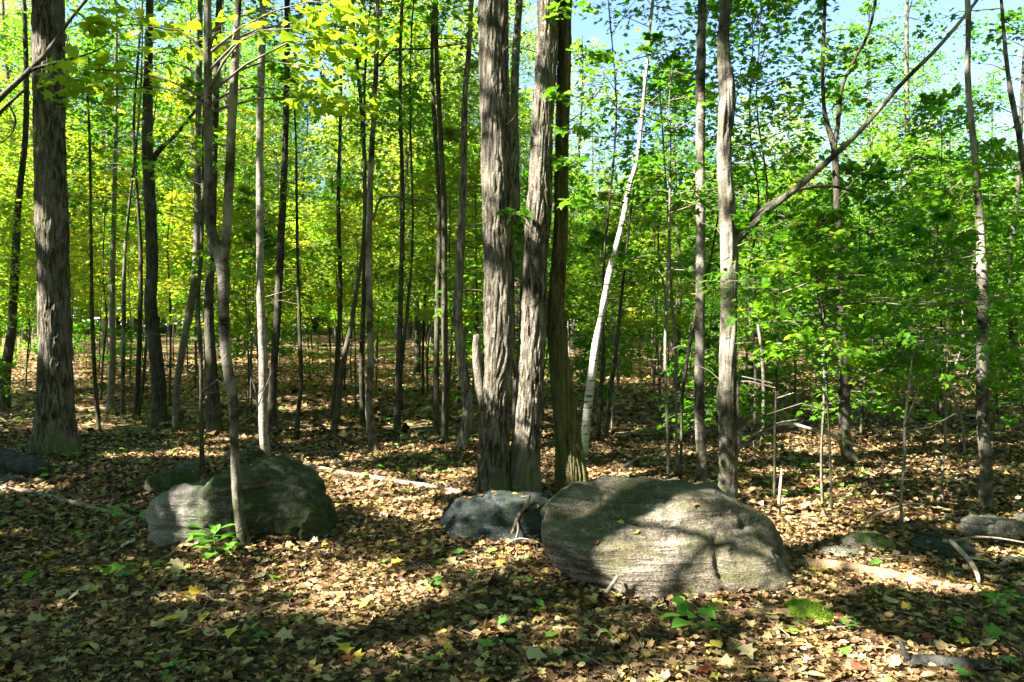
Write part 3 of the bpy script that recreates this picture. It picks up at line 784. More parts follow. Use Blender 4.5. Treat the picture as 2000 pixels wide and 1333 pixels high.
# tree out of frame whose bare limbs cross the thickest trunk
tree('maple_tree', 'maple whose bare crooked limbs reach across the thickest trunk', 'tree',
     [(-120, 960, 34), (-122, 600, 30), (-124, 300, 26), (-120, 0, 22)], M_barkd, 13, ('tall', 7.5, 12.5, TALL), seed=43, y=8.2,
     limbs=[[(-118, 330, 16, 0), (-60, 255, 13, 0), (0, 192, 12, 0), (58, 138, 10, 0), (100, 92, 9, .05), (130, 48, 7, .05), (172, -5, 6, .1), (230, -80, 4, .1)], [(62, 136, 7, 0), (105, 124, 6, 0), (150, 112, 5, 0), (185, 101, 4, 0), (212, 85, 3, 0)],
            [(-118, 380, 9, 0), (-60, 300, 8, .1), (0, 222, 7, .1), (48, 175, 5, .15)], [(20, 208, 4, .1), (30, 235, 4, .1), (22, 262, 3, .1), (0, 282, 2, .1)]])

# ------------------------------------------------------------------ boulders
ROCKS = []
def rock(name, label, outline, mat, base_py, depth, seed=0, p=2.6, amp=.03, strata=.012, N=120, M=56, sink=.12, ycen=None, front=.42, lean=0.0, keep_low=False, cuts=7, planes=()):
    pl = np.array(outline, float)
    bx = pl[:, 0].mean()
    bp = ground_px(bx, base_py)
    y0 = (bp[1] + depth * front) if ycen is None else ycen
    w = np.array([at(px, py, y0) for px, py in pl])[:, [0, 2]]
    c = np.array([(w[:, 0].min() + w[:, 0].max()) / 2, w[:, 1].min() * .55 + w[:, 1].max() * .45])
    w = np.vstack([w, w[:1]])
    cr = catmull(np.column_stack([w, np.zeros(len(w))]), N + 1)[:N, :2]
    gz = float(H(c[0], y0))
    if not keep_low:
        zc = (w[:, 1].min() + w[:, 1].max()) / 2
        lowm = cr[:, 1] < zc
        cr[lowm, 1] = gz - sink + (cr[lowm, 1] - cr[lowm, 1].min()) * ((zc - gz + sink) / (zc - cr[lowm, 1].min() + 1e-6))
    phi = np.linspace(-np.pi / 2, np.pi / 2, M + 2)[1:-1]
    sp = lambda v: np.sign(v) * np.abs(v) ** (2 / p)
    t = sp(np.sin(phi)); s = np.abs(sp(np.cos(phi)))
    V = np.empty((M, N, 3))
    V[..., 0] = c[0] + (cr[None, :, 0] - c[0]) * s[:, None]
    V[..., 2] = c[1] + (cr[None, :, 1] - c[1]) * s[:, None]
    V[..., 1] = y0 + t[:, None] * depth / 2 + lean * (V[..., 2] - c[1])
    # normals
    du = np.roll(V, -1, 1) - np.roll(V, 1, 1)
    dv = np.gradient(V, axis=0)
    nr = np.cross(du, dv); nr /= np.linalg.norm(nr, axis=2)[..., None] + 1e-9
    out = V - np.array([c[0], y0, c[1]])
    sg = np.sign((nr * out).sum(2).mean()); nr *= sg
    cc = np.array([c[0], y0, c[1]]); rk = np.random.default_rng(seed * 77 + 3)
    hx, hz = (cr[:, 0].max() - cr[:, 0].min()) / 2, (cr[:, 1].max() - cr[:, 1].min()) / 2
    ext = np.array([hx, depth / 2, hz])
    pls = list(planes)
    for _ in range(cuts):
        n_ = np.array([rk.normal(0, .75), rk.choice([-1, -1, 1]) * rk.uniform(.5, 1), rk.uniform(-.35, .8)])
        pls.append((n_, rk.uniform(.66, .84)))
    for n_, dd in pls:                                   # flat breaks, made in the rock's own proportions
        n_ = np.asarray(n_, float); n_ /= np.linalg.norm(n_)
        E = (V - cc) / ext
        over = np.maximum(0, E @ n_ - dd)
        V = V - over[..., None] * n_ * ext * .9
    du = np.roll(V, -1, 1) - np.roll(V, 1, 1); dv = np.gradient(V, axis=0)
    nr = np.cross(du, dv); nr /= np.linalg.norm(nr, axis=2)[..., None] + 1e-9
    nr *= np.sign((nr * (V - cc)).sum(2).mean())
    q = V + seed * 7.3
    d = amp * fbm(q * 2.6, 4, seed) + amp * .9 * -np.abs(vnoise(q * 4.2, seed + 40)) - strata * 1.3 * np.abs(vnoise(q * np.array([3., 3., 17.]) + q[..., [0]] * .8, seed + 3)) * 1.4 + strata * .8 * vnoise(q * 19, seed + 4) + strata * .5 * vnoise(q * 41, seed + 6) - amp * .8 * np.maximum(0, .10 - np.abs(vnoise(q * np.array([1.7, 1.7, 3.2]), seed + 60))) * 10
    V = V + nr * (d + amp * .75 + strata * .7)[..., None]
    i, j = np.meshgrid(np.arange(M - 1), np.arange(N), indexing='ij'); j2 = (j + 1) % N
    f = np.stack([i * N + j, i * N + j2, (i + 1) * N + j2, (i + 1) * N + j], -1).reshape(-1, 4)
    verts = np.vstack([V.reshape(-1, 3), V[0].mean(0), V[-1].mean(0)])
    jj = np.arange(N); kk = (jj + 1) % N
    f1 = np.stack([np.full(N, M * N), kk, jj], -1); f2 = np.stack([np.full(N, M * N + 1), (M - 1) * N + jj, (M - 1) * N + kk], -1)
    org = np.array([c[0], y0, gz])
    ROCKS.append((c[0], y0, hx, depth / 2, V.reshape(-1, 3), nr.reshape(-1, 3)))
    o = obj(name, Geo().add(verts, [f, f1, f2]).mesh(name, mat, True, org), None, org)
    return tag(o, label, 'boulder' if depth > .5 else 'rock'), org, y0

big, bo, by = rock('boulder', 'largest pale banded boulder with an overhanging mossy left end and a dark vertical shadow stripe',
     [(1058, 1015), (1072, 985), (1100, 966), (1160, 954), (1240, 949), (1330, 956), (1400, 970), (1470, 1000), (1528, 1044), (1554, 1098), (1550, 1155), (1505, 1192), (1420, 1204), (1340, 1198), (1285, 1172), (1240, 1140), (1205, 1120), (1130, 1104), (1085, 1080), (1062, 1050)],
     M_gneiss, 1178, 1.25, 1, p=3.0, amp=.04, strata=.010, N=220, M=110, keep_low=True, front=.36, cuts=3, planes=[((-.15, -1, .18), .78), ((.45, -1, -.05), .82), ((-.75, -.7, -.35), .78), ((.5, -.5, -.8), .92), ((-.2, -.55, .85), .78)])
rock('boulder', 'dark slate-coloured boulder at the foot of the twin maple', [(856, 1020), (868, 990), (905, 972), (960, 962), (1030, 968), (1075, 980), (1110, 1000), (1100, 1045), (1060, 1060), (950, 1055), (880, 1045)], M_dark, 1055, .9, 2, amp=.035, N=150, M=70, front=.3)
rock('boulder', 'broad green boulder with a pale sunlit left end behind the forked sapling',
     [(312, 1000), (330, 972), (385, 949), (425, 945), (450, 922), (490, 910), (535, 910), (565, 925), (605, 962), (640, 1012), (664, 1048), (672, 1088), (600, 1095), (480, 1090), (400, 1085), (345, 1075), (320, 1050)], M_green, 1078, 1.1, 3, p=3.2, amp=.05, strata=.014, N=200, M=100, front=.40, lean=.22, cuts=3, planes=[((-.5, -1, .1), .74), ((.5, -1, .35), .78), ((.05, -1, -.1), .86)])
rock('mossy_rock', 'low dark mossy rock tucked behind the left end of the green boulder', [(286, 960), (300, 932), (340, 924), (375, 934), (398, 955), (390, 985), (330, 990), (295, 985)], M_mossy, 975, .55, 4, N=90, M=44, amp=.02)
rock('small_rock', 'small grey stone at the foot of the thin straight sapling', [(345, 928), (356, 906), (378, 902), (396, 915), (404, 938), (375, 945), (350, 940)], M_grey, 938, .35, 5, N=80, M=40, amp=.015)
rock('small_rock', 'small rounded greenish stone peeping over the top of the green boulder', [(468, 905), (474, 884), (492, 876), (510, 884), (516, 905), (500, 918), (478, 918)], M_mossy, 914, .4, 6, N=80, M=40, amp=.012)
rock('mossy_rock', 'tan rounded rock with a bright moss cap by the whitish crooked sapling', [(1643, 1072), (1655, 1050), (1682, 1040), (1712, 1044), (1740, 1062), (1758, 1086), (1735, 1098), (1680, 1096), (1650, 1090)], M_cap, 1090, .45, 7, N=100, M=50, amp=.02)
rock('dark_rock', 'black wedge-shaped rock with a crooked branch lying over it', [(1792, 1066), (1808, 1048), (1840, 1047), (1875, 1060), (1905, 1085), (1920, 1104), (1880, 1114), (1830, 1104)], M_dark, 1102, .5, 8, N=100, M=50, amp=.02)
rock('boulder', 'pale grey lichened boulder in front of the pole maple', [(1858, 1040), (1866, 1018), (1890, 1006), (1930, 1008), (1965, 1012), (2000, 1030), (2030, 1055), (2020, 1080), (1950, 1075), (1890, 1062)], M_grey, 1068, .7, 9, N=120, M=56, amp=.035)
rock('dark_rock', 'small black rock lying on the litter near the pale lichened boulder', [(1944, 1102), (1960, 1092), (2010, 1090), (2040, 1100), (2036, 1116), (1980, 1118), (1950, 1114)], M_dark, 1112, .3, 10, N=70, M=36, amp=.012)
rock('small_rock', 'low flat tan stone beside the bright moss-capped rock', [(1590, 1092), (1610, 1078), (1650, 1074), (1690, 1084), (1700, 1098), (1640, 1104), (1600, 1102)], M_grey, 1096, .3, 11, N=80, M=36, amp=.02)
rock('small_rock', 'dim rounded stone peeping over the pale lichened boulder at the edge of the wood', [(1994, 1030), (2002, 1012), (2030, 1005), (2050, 1030), (2030, 1045)], M_grey, 1045, .4, 12, N=60, M=30, amp=.015)
rock('small_rock', 'small brown stone half buried between the moss-capped rock and the black wedge-shaped rock', [(1815, 1052), (1825, 1038), (1845, 1034), (1862, 1044), (1868, 1058), (1835, 1062)], M_mossy, 1056, .3, 13, N=60, M=30, amp=.012)
mh, mo, my = rock('moss_hummock', 'bright green moss cushion in front of the largest boulder', [(1540, 1200), (1560, 1188), (1600, 1190), (1635, 1208), (1646, 1226), (1600, 1236), (1555, 1222)], M_moss, 1226, .34, 14, N=110, M=50, amp=.012, strata=.006)
tag(mh, cat='moss')
vv_ = np.array([v.co[:] for v in mh.data.vertices]); nn_ = np.array([v.normal[:] for v in mh.data.vertices])
rm = np.random.default_rng(5); pick = rm.integers(0, len(vv_), 3500)
gm = Geo(); leaves(gm, vv_[pick] - nn_[pick] * .002, nn_[pick] + rm.normal(0, .5, (3500, 3)), rm.normal(0, 1, (3500, 3)), rm.uniform(.006, .014, 3500))
tag(obj('moss_fuzz', gm.mesh('moss_fuzz', M_moss, False), mh), kind='stuff')

# ------------------------------------------------------------------ logs, sticks and dead branches lying on the ground
def stick(name, label, path, mat, cat='stick', forks=(), lift=.5, sides=9, amp=.004, group=None, onground=True, ys=None, rows=None):
    """path of (px, py, width px) on the ground"""
    pts, rad = [], []
    for k, (px, py, w) in enumerate(path):
        b = ground_px(px, py) if ys is None else at(px, py, ys[k])
        r_ = w * .5 * b[1] / F
        if ys is None:
            b = b + np.array([0, 0, r_ * lift])
        pts.append(b); rad.append(r_)
    pts = np.array(pts); org = pts[0].copy()
    o = thing(name, label, cat, org, group) if forks else None
    g = Geo(); L = np.linalg.norm(np.diff(pts, axis=0), axis=1).sum()
    dsp = lambda p, d, arc, r: (.18 * vnoise(p * 9, 3) if sides < 11 else .16 * vnoise(p * np.array([2.5, 9, 9]), 3) + .10 * vnoise(p * np.array([5, 34, 34]), 4)) + amp * 6 * vnoise(p * np.array([22, 22, 30]), 8) / (r * 30 + .3)
    tube(g, pts - org, rad, sides, rows=rows or max(8, int(L / .04)), disp=dsp)
    m = g.mesh(name, mat)
    if o is None:
        return tag(obj(name, m, None, org), label, cat, group)
    obj('stem', m, o)
    for fk in forks:
        fp = []
        for (px, py, w, dy, dz) in fk:
            b = ground_px(px, py) if dy is None else at(px, py, dy)
            b[2] += dz; fp.append((b, w * .5 * b[1] / F))
        g = Geo(); tube(g, np.array([b for b, _ in fp]) - org, [w for _, w in fp], 6, rows=len(fp) * 4, disp=dsp)
        obj('twig', g.mesh('twig', mat), o)
    return o

stick('fallen_log', 'black split log lying beside the thickest trunk', [(-160, 912, 46), (-60, 915, 48), (20, 922, 46), (70, 930, 40), (86, 934, 30)], M_blk, 'log', lift=.8, sides=22, amp=.02, rows=60)
stick('fallen_log', 'lower black slab of wood lying against the black split log', [(-160, 944, 20), (-40, 944, 22), (30, 944, 18), (62, 946, 9)], M_blk, 'log', lift=.5, sides=16, amp=.02, rows=50)
stick('rotten_log', 'reddish rotten log half sunk in litter leading away from the largest boulder', [(1550, 1108, 26), (1640, 1116, 30), (1720, 1128, 28), (1790, 1142, 26), (1870, 1160, 24), (1910, 1168, 14)], M_rot, 'log', lift=.25, sides=22, amp=.02, rows=80)
stick('rotten_log', 'brown log lying in the shadow under the front of the largest boulder', [(1370, 1206, 12), (1430, 1206, 20), (1500, 1204, 22), (1548, 1206, 18), (1565, 1208, 8)], M_rot, 'log', lift=.5, sides=18, amp=.02, rows=50)
stick('fallen_branch', 'long thin brown branch running past the moss cushion', [(1490, 1226, 9), (1560, 1232, 9), (1640, 1248, 8), (1720, 1262, 8), (1800, 1276, 6)], M_rot, 'branch', lift=.9)
stick('fallen_log', 'short dark log with a broken upright stub on the shaded litter', [(1770, 1302, 22), (1810, 1302, 27), (1870, 1306, 26), (1925, 1312, 22), (1938, 1314, 12)], M_blk, 'log', lift=.6, sides=18, amp=.02, rows=50,
      forks=[[(1778, 1300, 14, None, .02), (1770, 1282, 13, 3.66, 0), (1762, 1262, 9, 3.68, 0), (1756, 1248, 4, 3.7, 0)]])
stick('fallen_branch', 'long pale fallen branch lying across the sunny litter left of the dark boulder', [(545, 903, 6), (600, 914, 7), (680, 930, 8), (760, 944, 9), (840, 956, 9), (920, 972, 9)], M_dead, 'branch', lift=1.2,
      forks=[[(770, 946, 6, None, .03), (720, 958, 5, None, .02), (650, 968, 4, None, .02), (610, 966, 3, None, .02)]])
stick('fallen_branch', 'grey forked branch lying on litter left of the green boulder', [(-20, 958, 9), (60, 968, 9), (130, 985, 10), (200, 1004, 10), (285, 1022, 6)], M_dead, 'branch', lift=1.1,
      forks=[[(70, 972, 5, None, .02), (0, 985, 4, None, .02), (-40, 990, 4, None, .02)]])
stick('fallen_branch', 'dark thin branch lying on the slope right of the pale pole trunk', [(528, 872, 5), (580, 878, 6), (640, 888, 6), (700, 900, 4)], M_twig, 'branch', lift=1.0)
stick('fallen_branch', 'thin branch lying between the green boulder and the dark boulder', [(640, 1030, 4), (690, 1022, 6), (730, 1030, 6), (790, 1026, 4), (830, 1024, 3)], M_dead, 'branch', lift=1.1)
stick('bark_strip', 'curled dark bark strip in the sunny patch in front of the green boulder', [(590, 1163, 12), (640, 1166, 15), (690, 1166, 16), (740, 1160, 13), (785, 1152, 8)], M_rot, 'bark', lift=.3, sides=12)
stick('bark_strip', 'short dark piece of bark on the litter near the sunny patch', [(880, 1142, 10), (915, 1134, 14), (950, 1126, 14), (985, 1112, 9)], M_rot, 'bark', lift=.4, sides=12)
stick('fallen_branch', 'short upright dead branch leaning on the dark boulder with a forked foot', [(982, 1076, 4), (1000, 1042, 6), (1012, 1010, 8), (1028, 985, 8), (1034, 968, 7)], M_dead, 'branch', ys=[5.72, 5.75, 5.8, 5.86, 5.9],
      forks=[[(1010, 1016, 6, 5.8, 0), (1012, 1035, 5, 5.7, 0), (1006, 1058, 4, 5.66, 0)], [(1018, 1000, 6, 5.8, 0), (1034, 985, 5, 5.78, 0), (1044, 978, 4, 5.78, 0)], [(990, 1058, 3, 5.72, 0), (1020, 1052, 2.5, 5.6, 0), (1048, 1062, 2.5, 5.45, 0), (1046, 1090, 2, 5.4, 0), (1042, 1125, 2, 5.1, 0)], [(985, 1070, 3, 5.72, 0), (968, 1096, 2.5, 5.5, 0), (965, 1106, 2, 5.4, 0)]])
stick('fallen_branch', 'dead grey crooked branch draped over the black wedge-shaped rock', [(1856, 1056, 8), (1874, 1074, 9), (1895, 1098, 9), (1908, 1120, 8), (1912, 1138, 5)], M_dead, 'branch', ys=[5.25, 5.15, 5.05, 4.9, 4.85],
      forks=[[(1858, 1058, 6, 5.25, 0), (1900, 1050, 5, 5.3, 0), (1950, 1052, 4, 5.35, 0), (2010, 1062, 3, 5.35, 0)], [(1890, 1090, 4, 5.08, 0), (1930, 1096, 3, 5.0, 0), (1960, 1110, 3, 5.05, -.02)]])
stick('fallen_branch', 'thin arching pale branch behind the bright moss-capped rock', [(1680, 1038, 3), (1702, 1012, 4), (1740, 995, 4), (1775, 985, 4), (1800, 986, 3)], M_dead, 'branch', ys=[6.1, 6.3, 6.4, 6.5, 6.6])
stick('fallen_branch', 'pale branch lying on the litter right of the whitish crooked sapling', [(1712, 1038, 4), (1750, 1042, 5), (1800, 1036, 4), (1836, 1026, 3)], M_dead, 'branch', lift=1.2)
stick('fallen_branch', 'dark branch lying behind the pale lichened boulder', [(1700, 962, 6), (1760, 972, 7), (1830, 974, 7), (1900, 980, 5)], M_twig, 'branch', lift=1.1)
stick('fallen_branch', 'long white dead branch propped through the leaves left of the forked dark maple', [(1470, 850, 4), (1530, 828, 6), (1590, 840, 7), (1640, 856, 6), (1690, 880, 5)], M_dead, 'branch', ys=[8.9, 8.8, 8.7, 8.8, 8.9])
stick('fallen_branch', 'pale broken branch propped behind the leaning maple', [(1205, 926, 4), (1225, 915, 7), (1250, 900, 6), (1300, 896, 4)], M_dead, 'branch', lift=1.5)
stick('fallen_branch', 'mossy dark log end on the litter left of the twin maple', [(795, 892, 14), (830, 900, 15), (870, 908, 12), (890, 912, 8)], M_old, 'log', lift=.5, sides=14)
stick('stick', 'short broken stick propped under the largest boulder', [(1184, 1158, 8), (1196, 1142, 8), (1206, 1126, 7)], M_dead, ys=[4.35, 4.4, 4.45])
rs = np.random.default_rng(55)
for k, (px, py) in enumerate([(150, 1190), (260, 1160), (330, 1260), (560, 1225), (700, 1240), (860, 1220), (1090, 1140), (1250, 1250), (1450, 1290), (1010, 1170), (60, 1130), (1700, 1180), (1840, 1230), (1150, 1300), (420, 1180), (760, 1090)]):
    a = rs.uniform(-.5, .5); l = rs.uniform(40, 90)
    stick('twig', 'thin dry twig lying loose on the leaf litter of the forest floor', [(px, py, 3), (px + l * .5, py + a * l * .4 + rs.normal(0, 3), 3), (px + l, py + a * l * .8, 2)], M_dead if k % 2 else M_twig, 'twig', lift=3.0, sides=5, group='loose twigs on the litter', rows=8)

rs = np.random.default_rng(66)
for k in range(34):                                      # dead sticks farther off among the stems
    px, py = rs.uniform(40, 1980), rs.uniform(862, 985)
    if 840 < px < 1580 and py > 930 or 280 < px < 680 and py > 900: continue
    l = rs.uniform(30, 110); a = rs.normal(0, .16); w = rs.uniform(2, 5)
    stick('fallen_stick', 'dead grey stick lying among the saplings on the far litter', [(px, py, w), (px + l * .5, py + a * l * .5 + rs.normal(0, 2), w), (px + l, py + a * l, w * .5)], M_dead if k % 3 else M_twig, 'stick', lift=2.0, sides=6, group='dead sticks among the saplings', rows=9)

# ------------------------------------------------------------------ seedlings
def seedling(label, px, py, h_px, nl, lw, seed, group=None, mat=None):
    r = np.random.default_rng(seed + 900)
    b = ground_px(px, py); h = h_px * b[1] / F; sz = lw * b[1] / F
    root = thing('seedling', label, 'seedling', b, group)
    g = Geo(); top = np.array([r.normal(0, .12) * h, r.normal(0, .1) * h, h])
    tube(g, [(0, 0, -.03), top * .5 + r.normal(0, .04, 3) * h, top], [.005, .004, .002], 6, rows=8)
    obj('stem', g.mesh('stem', M_twig), root)
    n = nl
    u = np.linspace(.35, 1.0, n)
    P = top[None] * u[:, None]; az = np.arange(n) * 2.4 + r.normal(0, .3, n)
    D = dirs_from(az, r.uniform(-.1, .55, n))
    shared = {}
    for k in range(n):                                   # each big leaf is a piece of its own
        g = Geo(); dd = D[k] * sz * .35
        leaves(g, (P[k] + dd)[None], D[k][None] + r.normal(0, .1, (1, 3)), np.array([[0, 0, 1.0]]) + r.normal(0, .35, (1, 3)) - .2 * D[k][None], np.array([sz * r.uniform(.7, 1.15)]), LEAFO)
        tube(g, [P[k], P[k] + dd * 1.05], [.002, .0015], 3, cap=False)
        obj('leaf', g.mesh('leaf', mat or M_seed, False), root)
    return root

seedling('bright green many-leaved seedling in front of the green boulder', 425, 1105, 70, 18, 40, 1)
seedling('green seedling with pointed leaves at the front foot of the largest boulder', 1352, 1242, 66, 13, 48, 2)
seedling('low two-leaved green seedling on the litter left of the many-leaved seedling', 285, 1118, 14, 5, 30, 3)
seedling('low spreading pale green seedling nearer than the two-leaved seedling', 215, 1132, 12, 5, 32, 4)
seedling('small clumped green seedling by the left edge of the green boulder', 222, 1020, 22, 7, 22, 5)
seedling('tiny lime seedling below the moss cushion', 1536, 1244, 12, 6, 18, 6)
seedling('small leafy clump of green on the shaded litter past the short dark log', 1948, 1196, 28, 12, 24, 7)
seedling('second leafy green clump on the shaded litter past the short dark log', 1990, 1186, 26, 10, 24, 8)
for k, (px, py, h, n, l) in enumerate([(840, 1150, 14, 5, 22), (1030, 1172, 12, 3, 30), (1195, 1250, 12, 3, 26), (970, 1196, 6, 3, 22), (480, 1250, 10, 4, 34), (30, 1150, 12, 4, 30), (1880, 1240, 14, 4, 26), (320, 1310, 12, 6, 34), (1070, 1200, 8, 2, 30),
                                       (700, 1060, 22, 5, 18), (560, 1012, 12, 5, 16), (160, 1060, 12, 5, 22), (350, 1000, 14, 5, 18), (100, 935, 16, 5, 20), (1790, 1290, 8, 3, 24), (1650, 1220, 8, 3, 22), (870, 1040, 20, 6, 16), (1600, 990, 20, 6, 16), (1670, 1020, 18, 6, 16), (1740, 1080, 14, 4, 16)]):
    seedling('small green seedling poking up through the leaf litter', px, py, h, n, l, 20 + k, 'small seedlings in the litter')

# ------------------------------------------------------------------ the wood around: copied saplings and pole trees
def proto_tree(name, cat, h, rad, z0, kind, args, bark, leafmat, seed, tmpl=LEAF6, bend=.3, sides=8):
    r = np.random.default_rng(seed * 31 + 2)
    root = thing(name, 'x', cat, (0, 0, 0))
    n = 7
    zz = np.linspace(-.12, h, n)
    P = np.stack([np.cumsum(r.normal(0, bend * .14, n)), np.cumsum(r.normal(0, bend * .14, n)), zz], -1)
    P -= P[0] * np.array([1, 1, 0]); P[0, :2] = P[1, :2] * .6
    R = rad * (1.15 - .95 * np.linspace(0, 1, n))
    g = Geo(); tube(g, P, R, sides, rows=20, disp=ridges(.004, fr=7, seed=seed, flare=.25, fh=.15))
    obj('trunk', g.mesh('trunk', bark), root)
    if kind == 'tall':
        gl, gt = crown_tall(P, z0, h * .97, *args, tmpl, r)
    else:
        gl, gt = crown_sap(P, z0, h * .97, *args, tmpl, r, rad=.004 + rad * .12)
    tag(obj('crown', gl.mesh('crown', leafmat, False), root), kind='stuff')
    tag(obj('branching', gt.mesh('branching', M_twig), root), kind='stuff')
    return root

r0 = np.random.default_rng(404)
SHRUB = [proto_tree('maple_sapling', 'sapling', r0.uniform(1.0, 1.9), .010, .35, 'sap', (18, .6, 36, .08), M_twig, M_leaf, 200 + k, bend=.2, sides=5) for k in range(4)]
SAPL = [proto_tree('maple_sapling', 'sapling', h, .014 + .005 * h / 3, h * z, 'sap', (int(16 + 5 * h), .65 + .14 * h, 58, .088), b, m, 220 + k, bend=.5, sides=6)
        for k, (h, z, b, m) in enumerate([(3.2, .38, M_barkp, M_leaf), (4.0, .42, M_barkd, M_leaf), (4.8, .36, M_barkg, M_leafy), (5.5, .40, M_barkd, M_leaf), (6.4, .38, M_barkg, M_leaf), (7.2, .36, M_barkd, M_leafy)])]
POLE = [proto_tree('maple_tree', 'tree', h, .05 + .0045 * h, h * z, 'sap', (int(h * 5.6), 1.2 + .11 * h, 105, .105), b, m, 260 + k, tmpl=LEAF4, bend=.9, sides=9)
        for k, (h, z, b, m) in enumerate([(9, .17, M_barkd, M_leaf), (11, .18, M_barkg, M_leafy), (12.5, .20, M_barkd, M_leaf), (14, .22, M_barkp, M_leaf), (15.5, .2, M_barkd, M_leafy), (17, .2, M_bark, M_leaf)])]
used = set()
placed = [(b[0], b[1]) for b, _ in TREES]
def put(protos, x, y, label, group, r, smin=.85, smax=1.2, k=None):
    k = int(r.integers(len(protos))) if k is None else k
    p = protos[k]
    loc = (x, y, float(H(x, y))); rz = r.uniform(0, 6.28); s = r.uniform(smin, smax)
    if id(p) in used:
        copy_tree(p, loc, rz, s, label, group)
    else:
        used.add(id(p)); p.location = loc; p.rotation_euler = (0, 0, rz); p.scale = (s, s, s); p['label'] = label; p['group'] = group
    placed.append((x, y))
def free(x, y, d):
    return all((x - a) ** 2 + (y - b) ** 2 > d * d for a, b in placed)
def scatter(n, y0, y1, mind, fn, r, pxr=(-60, 2060), power=1.0):
    c = t = 0
    while c < n and t < n * 60:
        t += 1
        y = y0 + (y1 - y0) * r.random() ** power
        px = r.uniform(*pxr); x = (px - CX) / F * y
        if not free(x, y, mind): continue
        if fn(x, y, px, r): c += 1

SHORT = ['thickest dark maple', 'twin-stemmed maple', 'olive leaning maple', 'knobbly maple', 'slim grey maple', 'dark pole maple', 'forked dark maple', 'white birch', 'dark brown maple', 'forked sapling',
         'dark trunk pair', 'bent maple', 'sapling by the small stone', 'pale straight pole trunk', None, 'thin wavy sapling', 'slanting dark trunk', None, 'mottled slim maple', None, 'dark forked trunk', None, 'two close dark trunks', 'sun-bleached trunk',
         'white-footed saplings', None, None, 'dark leaning stem', None, 'whitish crooked sapling', 'close pair of saplings', None, 'short broken stem', None, None, 'curved dark trunk', None, 'pale smooth trunk']
SAPN = ['short pale-stemmed', 'thin dark-stemmed', 'yellow-green grey-stemmed', 'slender dark-stemmed', 'slender grey-stemmed', 'tall yellow-green dark-stemmed']
def landmark(px, y):
    best = None
    for (lp, ly, _), sh in zip(LAND, SHORT):
        if sh and ly < y + .5 and (best is None or abs(lp - px) < best[0]): best = (abs(lp - px), sh)
    return best[1] if best else 'boulders'
def sap_label(k, px, y):
    far = 'just beyond' if y < 14 else ('well beyond' if y < 22 else 'far beyond')
    return SAPN[k] + ' maple sapling ' + far + ' the ' + landmark(px, y)
def f_shrub(x, y, px, r):
    if px < 950 and y < 18 and r.random() < .75: return False
    put(SHRUB, x, y, 'knee-high leafy maple sapling ' + ('just' if y < 14 else 'well') + ' beyond the ' + landmark(px, y), 'low saplings of the understorey', r, .7, 1.3); return True
def f_sap(x, y, px, r):
    if px < 900 and y < 11 : return False
    k = int(r.choice([0, 1, 1, 3, 3, 4, 4, 2])) if px > 900 else int(r.choice([0, 1, 2, 2, 2, 3, 5]))
    put(SAPL, x, y, sap_label(k, px, y), SAPN[k] + ' saplings', r, .85, 1.2, k); return True
def f_sapl(x, y, px, r):
    k = int(r.choice([2, 2, 0, 5]))
    put(SAPL, x, y, sap_label(k, px, y), SAPN[k] + ' saplings', r, .85, 1.15, k); return True
def f_pole(x, y, px, r):
    k = int(r.integers(len(POLE)))
    if px > 1450 and y < 26 and k > 2: k = int(r.integers(2))
    if px < 950:
        if r.random() < .35: return False
        k = int(r.integers(3))
    lab = ['small dark', 'yellowing grey', 'dark leafy', 'pale-barked', 'tall yellowing dark', 'tall grey'][k]
    put(POLE, x, y, lab + ' background maple rising beyond the ' + landmark(px, y), lab + ' background maples', r, .85, 1.15, k); return True
rr = np.random.default_rng(77)
scatter(46, 9.5, 26, .8, f_shrub, rr, (900, 2050), 1.2)
scatter(14, 12, 26, .8, f_shrub, rr, (-50, 900), .8)
scatter(105, 9.5, 34, .9, f_sap, rr, (900, 2060), 1.1)
scatter(78, 11.5, 36, .9, f_sap, rr, (-60, 900), .9)
scatter(16, 12, 22, .8, f_sapl, rr, (-60, 960))
scatter(44, 13.5, 24, 1.5, f_pole, rr)
scatter(60, 24, 38, 1.2, f_sap, rr, (-80, 2080))
def f_far(x, y, px, r):
    k = int(r.integers(2, 6))
    lab = ['', '', 'dark leafy', 'pale-barked', 'tall yellowing dark', 'tall grey'][k]
    put(POLE, x, y, lab + ' maple in the sunlit far rank beyond the ' + landmark(px, y), lab + ' far maples', r, *((1.1, 1.5) if px < 1050 else (.75, 1.1)), k); return True
def f_gap(x, y, px, r):
    k = int(r.integers(3, 6))
    lab = ['', '', '', 'pale-barked', 'tall yellowing dark', 'tall grey'][k]
    put(POLE, x, y, lab + ' maple against the blue sky beyond the ' + landmark(px, y), lab + ' maples against the sky', r, 1.0, 1.25, k); return True
scatter(9, 22, 33, 1.6, f_gap, rr, (1400, 1990))
scatter(130, 38, 66, 1.7, f_far, rr, (-100, 2100))
# the wood goes on beside and behind the photographer
nw = 0
while nw < 110:
    d = 7 + 30 * rr.random() ** .7; a = rr.uniform(0, 6.283); x, y = d * math.sin(a), d * math.cos(a)
    if y > .5 and abs(x) < .76 * y + 1.6: continue
    if x < 5 and -13 < y < 14 and x > -27: continue         # room for the canopy maples
    if x < 0 and y > 6: continue                            # unseen opening added so sun reaches the foliage on the left
    if not free(x, y, 1.7): continue
    k = int(rr.integers(len(POLE)))
    lab = ['small dark', 'yellowing grey', 'dark leafy', 'pale-barked', 'tall yellowing dark', 'tall grey'][k]
    put(POLE, x, y, lab + ' maple in the wood round the clearing, outside the open view', lab + ' maples round the clearing', rr, .9, 1.2, k)
    nw += 1

for p in SHRUB + SAPL + POLE:                             # a kind that found no place is not left at the origin
    if id(p) not in used:
        for o in list(p.children) + [p]:
            bpy.data.objects.remove(o)

